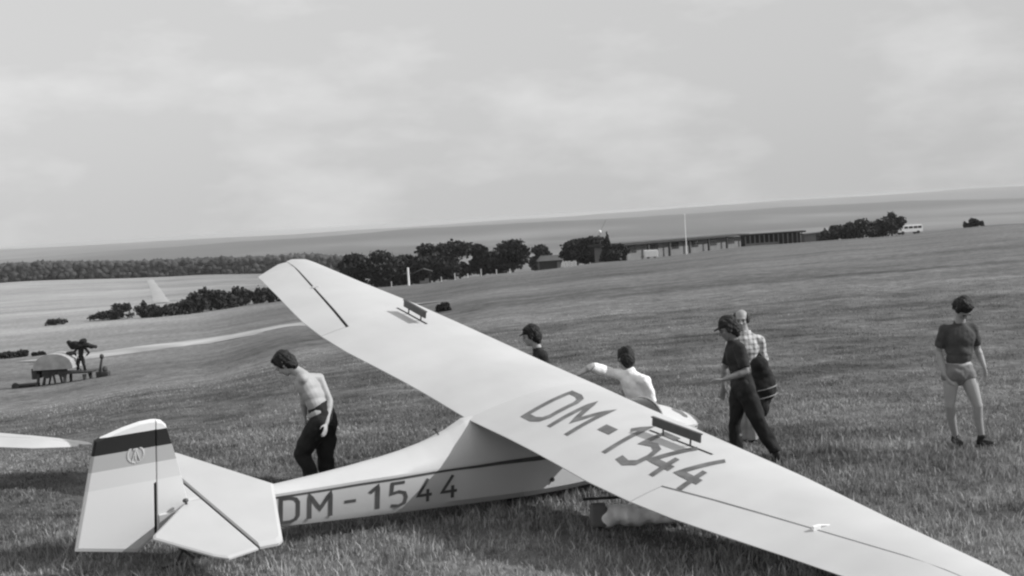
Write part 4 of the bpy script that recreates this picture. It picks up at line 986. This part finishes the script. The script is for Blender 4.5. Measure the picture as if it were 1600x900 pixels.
# low sheds between the trees
g = gp(862, 292); s3 = empty('low_shed', g, 'low shed with a pale gable roof between the tree groups', 'shed', rz=.1)
w_ = 42 * 292 / F_PX; hgt = 2.5
bm = bmesh.new(); box(bm, (0, 1.5, .9), (w_ * .9, 3, 2.0)); frombm('wall', bm, M['timber'], s3)
fromdata('roof', [(-w_ / 2, -.4, 1.9), (w_ / 2, -.4, 1.9), (w_ * .36, 1.5, 3.0), (-w_ * .36, 1.5, 3.0), (-w_ / 2, 3.4, 1.9), (w_ / 2, 3.4, 1.9)], [(0, 1, 2, 3), (3, 2, 5, 4), (0, 3, 4), (1, 5, 2)], M['roofpale'], s3)
bm = bmesh.new(); box(bm, (w_ * .28, -.05, .9), (.7, .1, 1.4)); frombm('door', bm, M['plaster'], s3)
# shelter with white post
g = gp(643, 246); s4 = empty('open_shelter', g, 'small open shelter with gable roof in front of the dark trees', 'shelter')
k = 246 / F_PX
for q in (12, 30):
    bm = bmesh.new(); tube(bm, (q * k, .4, -.3), (q * k, .4, 22 * k), .06, n=6); frombm('post', bm, M['timber'], s4)
fromdata('roof', [(4 * k, -.6, 19 * k), (20 * k, -.6, 25 * k), (34 * k, -.6, 20 * k), (4 * k, 1.6, 19 * k), (20 * k, 1.6, 25 * k), (34 * k, 1.6, 20 * k), (4 * k, -.6, 18 * k), (20 * k, -.6, 24 * k), (34 * k, -.6, 19 * k), (4 * k, 1.6, 18 * k), (20 * k, 1.6, 24 * k), (34 * k, 1.6, 19 * k)],
    [(0, 1, 4, 3), (1, 2, 5, 4), (6, 7, 10, 9), (7, 8, 11, 10), (0, 1, 7, 6), (1, 2, 8, 7)], M['roofpale'], s4)
bm = bmesh.new(); box(bm, (20 * k, .5, .35), (14 * k, .5, .5), bevel=.05); box(bm, (24 * k, .6, .75), (6 * k, .3, .5), bevel=.05); frombm('bench', bm, M['plaster'], s4)
wp = empty('white_post', gp(639, 244), 'tall white post with a cross board beside the open shelter', 'post')
bm = bmesh.new(); tube(bm, (0, 0, -.3), (0, 0, 3.1), .19, .17, 8); frombm('pole', bm, M['white'], wp); bm = bmesh.new(); box(bm, (-.2, 0, 2.1), (1.3, .08, .18)); frombm('cross_board', bm, M['plaster'], wp)
for i, px in enumerate((612, 690, 711, 731, 752, 776, 797, 886, 893, 900)):
    g = gp(px, 247 if px < 850 else 270); bm = bmesh.new(); hh = (1.0, .9, 1.2, .8, 1.3, .9, .8, 1.0, .8, .9)[i]; box(bm, (0, 0, hh / 2 - .1), (.16, .12, hh), bevel=.02); box(bm, (0, 0, hh - .1), (.20, .16, .06))
    o = frombm('fence_post', bm, M['white']); o.location = g
    tag(o, ('pale post left of the tall white post', 'pale post under the tallest broad tree, first right of the shelter', 'taller pale post below the right half of the tallest broad tree', 'pale post below the gap before the slim upright tree', 'tallest of the pale posts, below the slim upright tree', 'pale post below the low tree beside the peaked tree', 'pale post under the peaked tree at the end of the middle group', 'first pale post right of the little white board', 'pale post in the middle of the three below the dense pair', 'rightmost of the three pale posts below the dense pair of trees')[i], 'post', ('post left of the tall white post' if i == 0 else 'short pale posts below the middle trees' if i < 7 else 'short pale posts below the dense pair'))
g = gp(880, 268); bd = empty('notice_board', g, 'little white pointed board in the grass right of the low shed', 'board')
bm = prism([(-.45, .1), (.45, .1), (.3, .9), (0, 1.35), (-.3, .9)], -.04, .04); frombm('panel', bm, M['white'], bd); bm = bmesh.new(); tube(bm, (0, 0, -.3), (0, 0, .4), .05, n=6); frombm('leg', bm, M['timber'], bd)
g = gp(1018, 252); bx = empty('white_box', g, 'white box trailer in front of the long hut', 'trailer')
bm = bmesh.new(); box(bm, (0, .6, .85), (2.4, 1.3, 1.2), bevel=.06); frombm('body', bm, M['white'], bx)
for q in (-.6, .6): bm = bmesh.new(); tube(bm, (q, -.02, .22), (q, .12, .22), .22, n=12); frombm('wheel', bm, M['rubber'], bx)
bm = bmesh.new(); tube(bm, (-1.2, .6, .4), (-1.9, .6, .3), .05, n=6); frombm('drawbar', bm, M['darkmetal'], bx)
g = gp(1073, 250); fp = empty('flagpole', g, 'tall thin white flagpole in front of the long hut', 'flagpole')
bm = bmesh.new(); tube(bm, (0, 0, -.3), (0, 0, 61 * 250 / F_PX), .09, .05, 8); frombm('pole', bm, M['white'], fp); bm = bmesh.new(); ell(bm, (0, 0, 61 * 250 / F_PX + .1), (.12, .12, .12)); frombm('finial', bm, M['white'], fp)
g = gp(940, 282); ms = empty('signal_mast', g, 'thin mast with a white ball above the conifer', 'mast')
hz = CAM_H - (362 - (388 - .0613 * 940)) * 282 / F_PX - g.z
bm = bmesh.new(); tube(bm, (0, 0, -.3), (0, 0, hz), .07, .05, 6); frombm('pole', bm, M['plaster'], ms); bm = bmesh.new(); ell(bm, (0, 0, hz), (.33, .33, .38)); frombm('ball', bm, M['white'], ms)
bm = bmesh.new(); tube(bm, (.4, 0, hz + .6), (1.4, 0, hz + 2.4), .03, n=5); tube(bm, (0, 0, hz), (.4, 0, hz + .6), .03, n=5); frombm('aerial', bm, M['plaster'], ms)
# white van on the ridge
g = gp(1420, 262); van = empty('van', g, 'white van parked on the ridge beside the dark bush clump', 'van', rz=.12)
sc = 1.0
pr = [(-2.4, .45), (-2.45, .9), (-1.9, 1.12), (-1.25, 1.62), (-.9, 1.72), (2.3, 1.72), (2.4, 1.5), (2.42, .42)]
bm = prism(pr, -.85, .85); bmesh.ops.bevel(bm, geom=list(bm.edges), offset=.06, segments=2, affect='EDGES'); body = frombm('body', bm, M['white'], van)
for x0, x1 in ((-1.15, -.45), (-.3, .5), (.65, 1.4), (1.5, 2.2)):
    bm = bmesh.new(); box(bm, ((x0 + x1) / 2, 0, 1.3), (x1 - x0, 1.73, .42), bevel=.03); frombm('window', bm, M['glass'], body)
fromdata('windscreen', [(-1.87, -.7, 1.16), (-1.87, .7, 1.16), (-1.3, .7, 1.62), (-1.3, -.7, 1.62)], [(0, 1, 2, 3)], M['glass'], body)
for q in (-1.5, 1.5):
    for s in (-1, 1):
        bm = bmesh.new(); tube(bm, (q, s * .70, .33), (q, s * .90, .33), .33, n=16); frombm('wheel', bm, M['rubber'], van)
for s in (-1, 1): bm = bmesh.new(); ell(bm, (-2.44, s * .6, .75), (.05, .1, .1)); frombm('headlight', bm, M['roofpale'], van)

# ------------------------------------------------------------------ haze: one box of even air round everything
bm = bmesh.new(); box(bm, (0, 0, (6 - 96) / 2), (42000, 42000, 102)); hz_ = frombm('haze', bm, None)
hm = bpy.data.materials.new('haze_air'); hm.use_nodes = True; t = hm.node_tree; t.nodes.clear()
pv = nd(t, 'ShaderNodeVolumePrincipled'); pv.inputs['Color'].default_value = (.90, .90, .90, 1); pv.inputs['Density'].default_value = 9.5e-5; pv.inputs['Anisotropy'].default_value = 0.2
ot = nd(t, 'ShaderNodeOutputMaterial'); t.links.new(pv.outputs[0], ot.inputs['Volume'])
hz_.data.materials.clear(); hz_.data.materials.append(hm); tag(hz_, 'thin pale summer haze over the plain', 'haze', kind='stuff')
print('tris', sum(len(o.data.loop_triangles) if False else len(o.data.polygons) for o in SC.objects if o.type == 'MESH'))
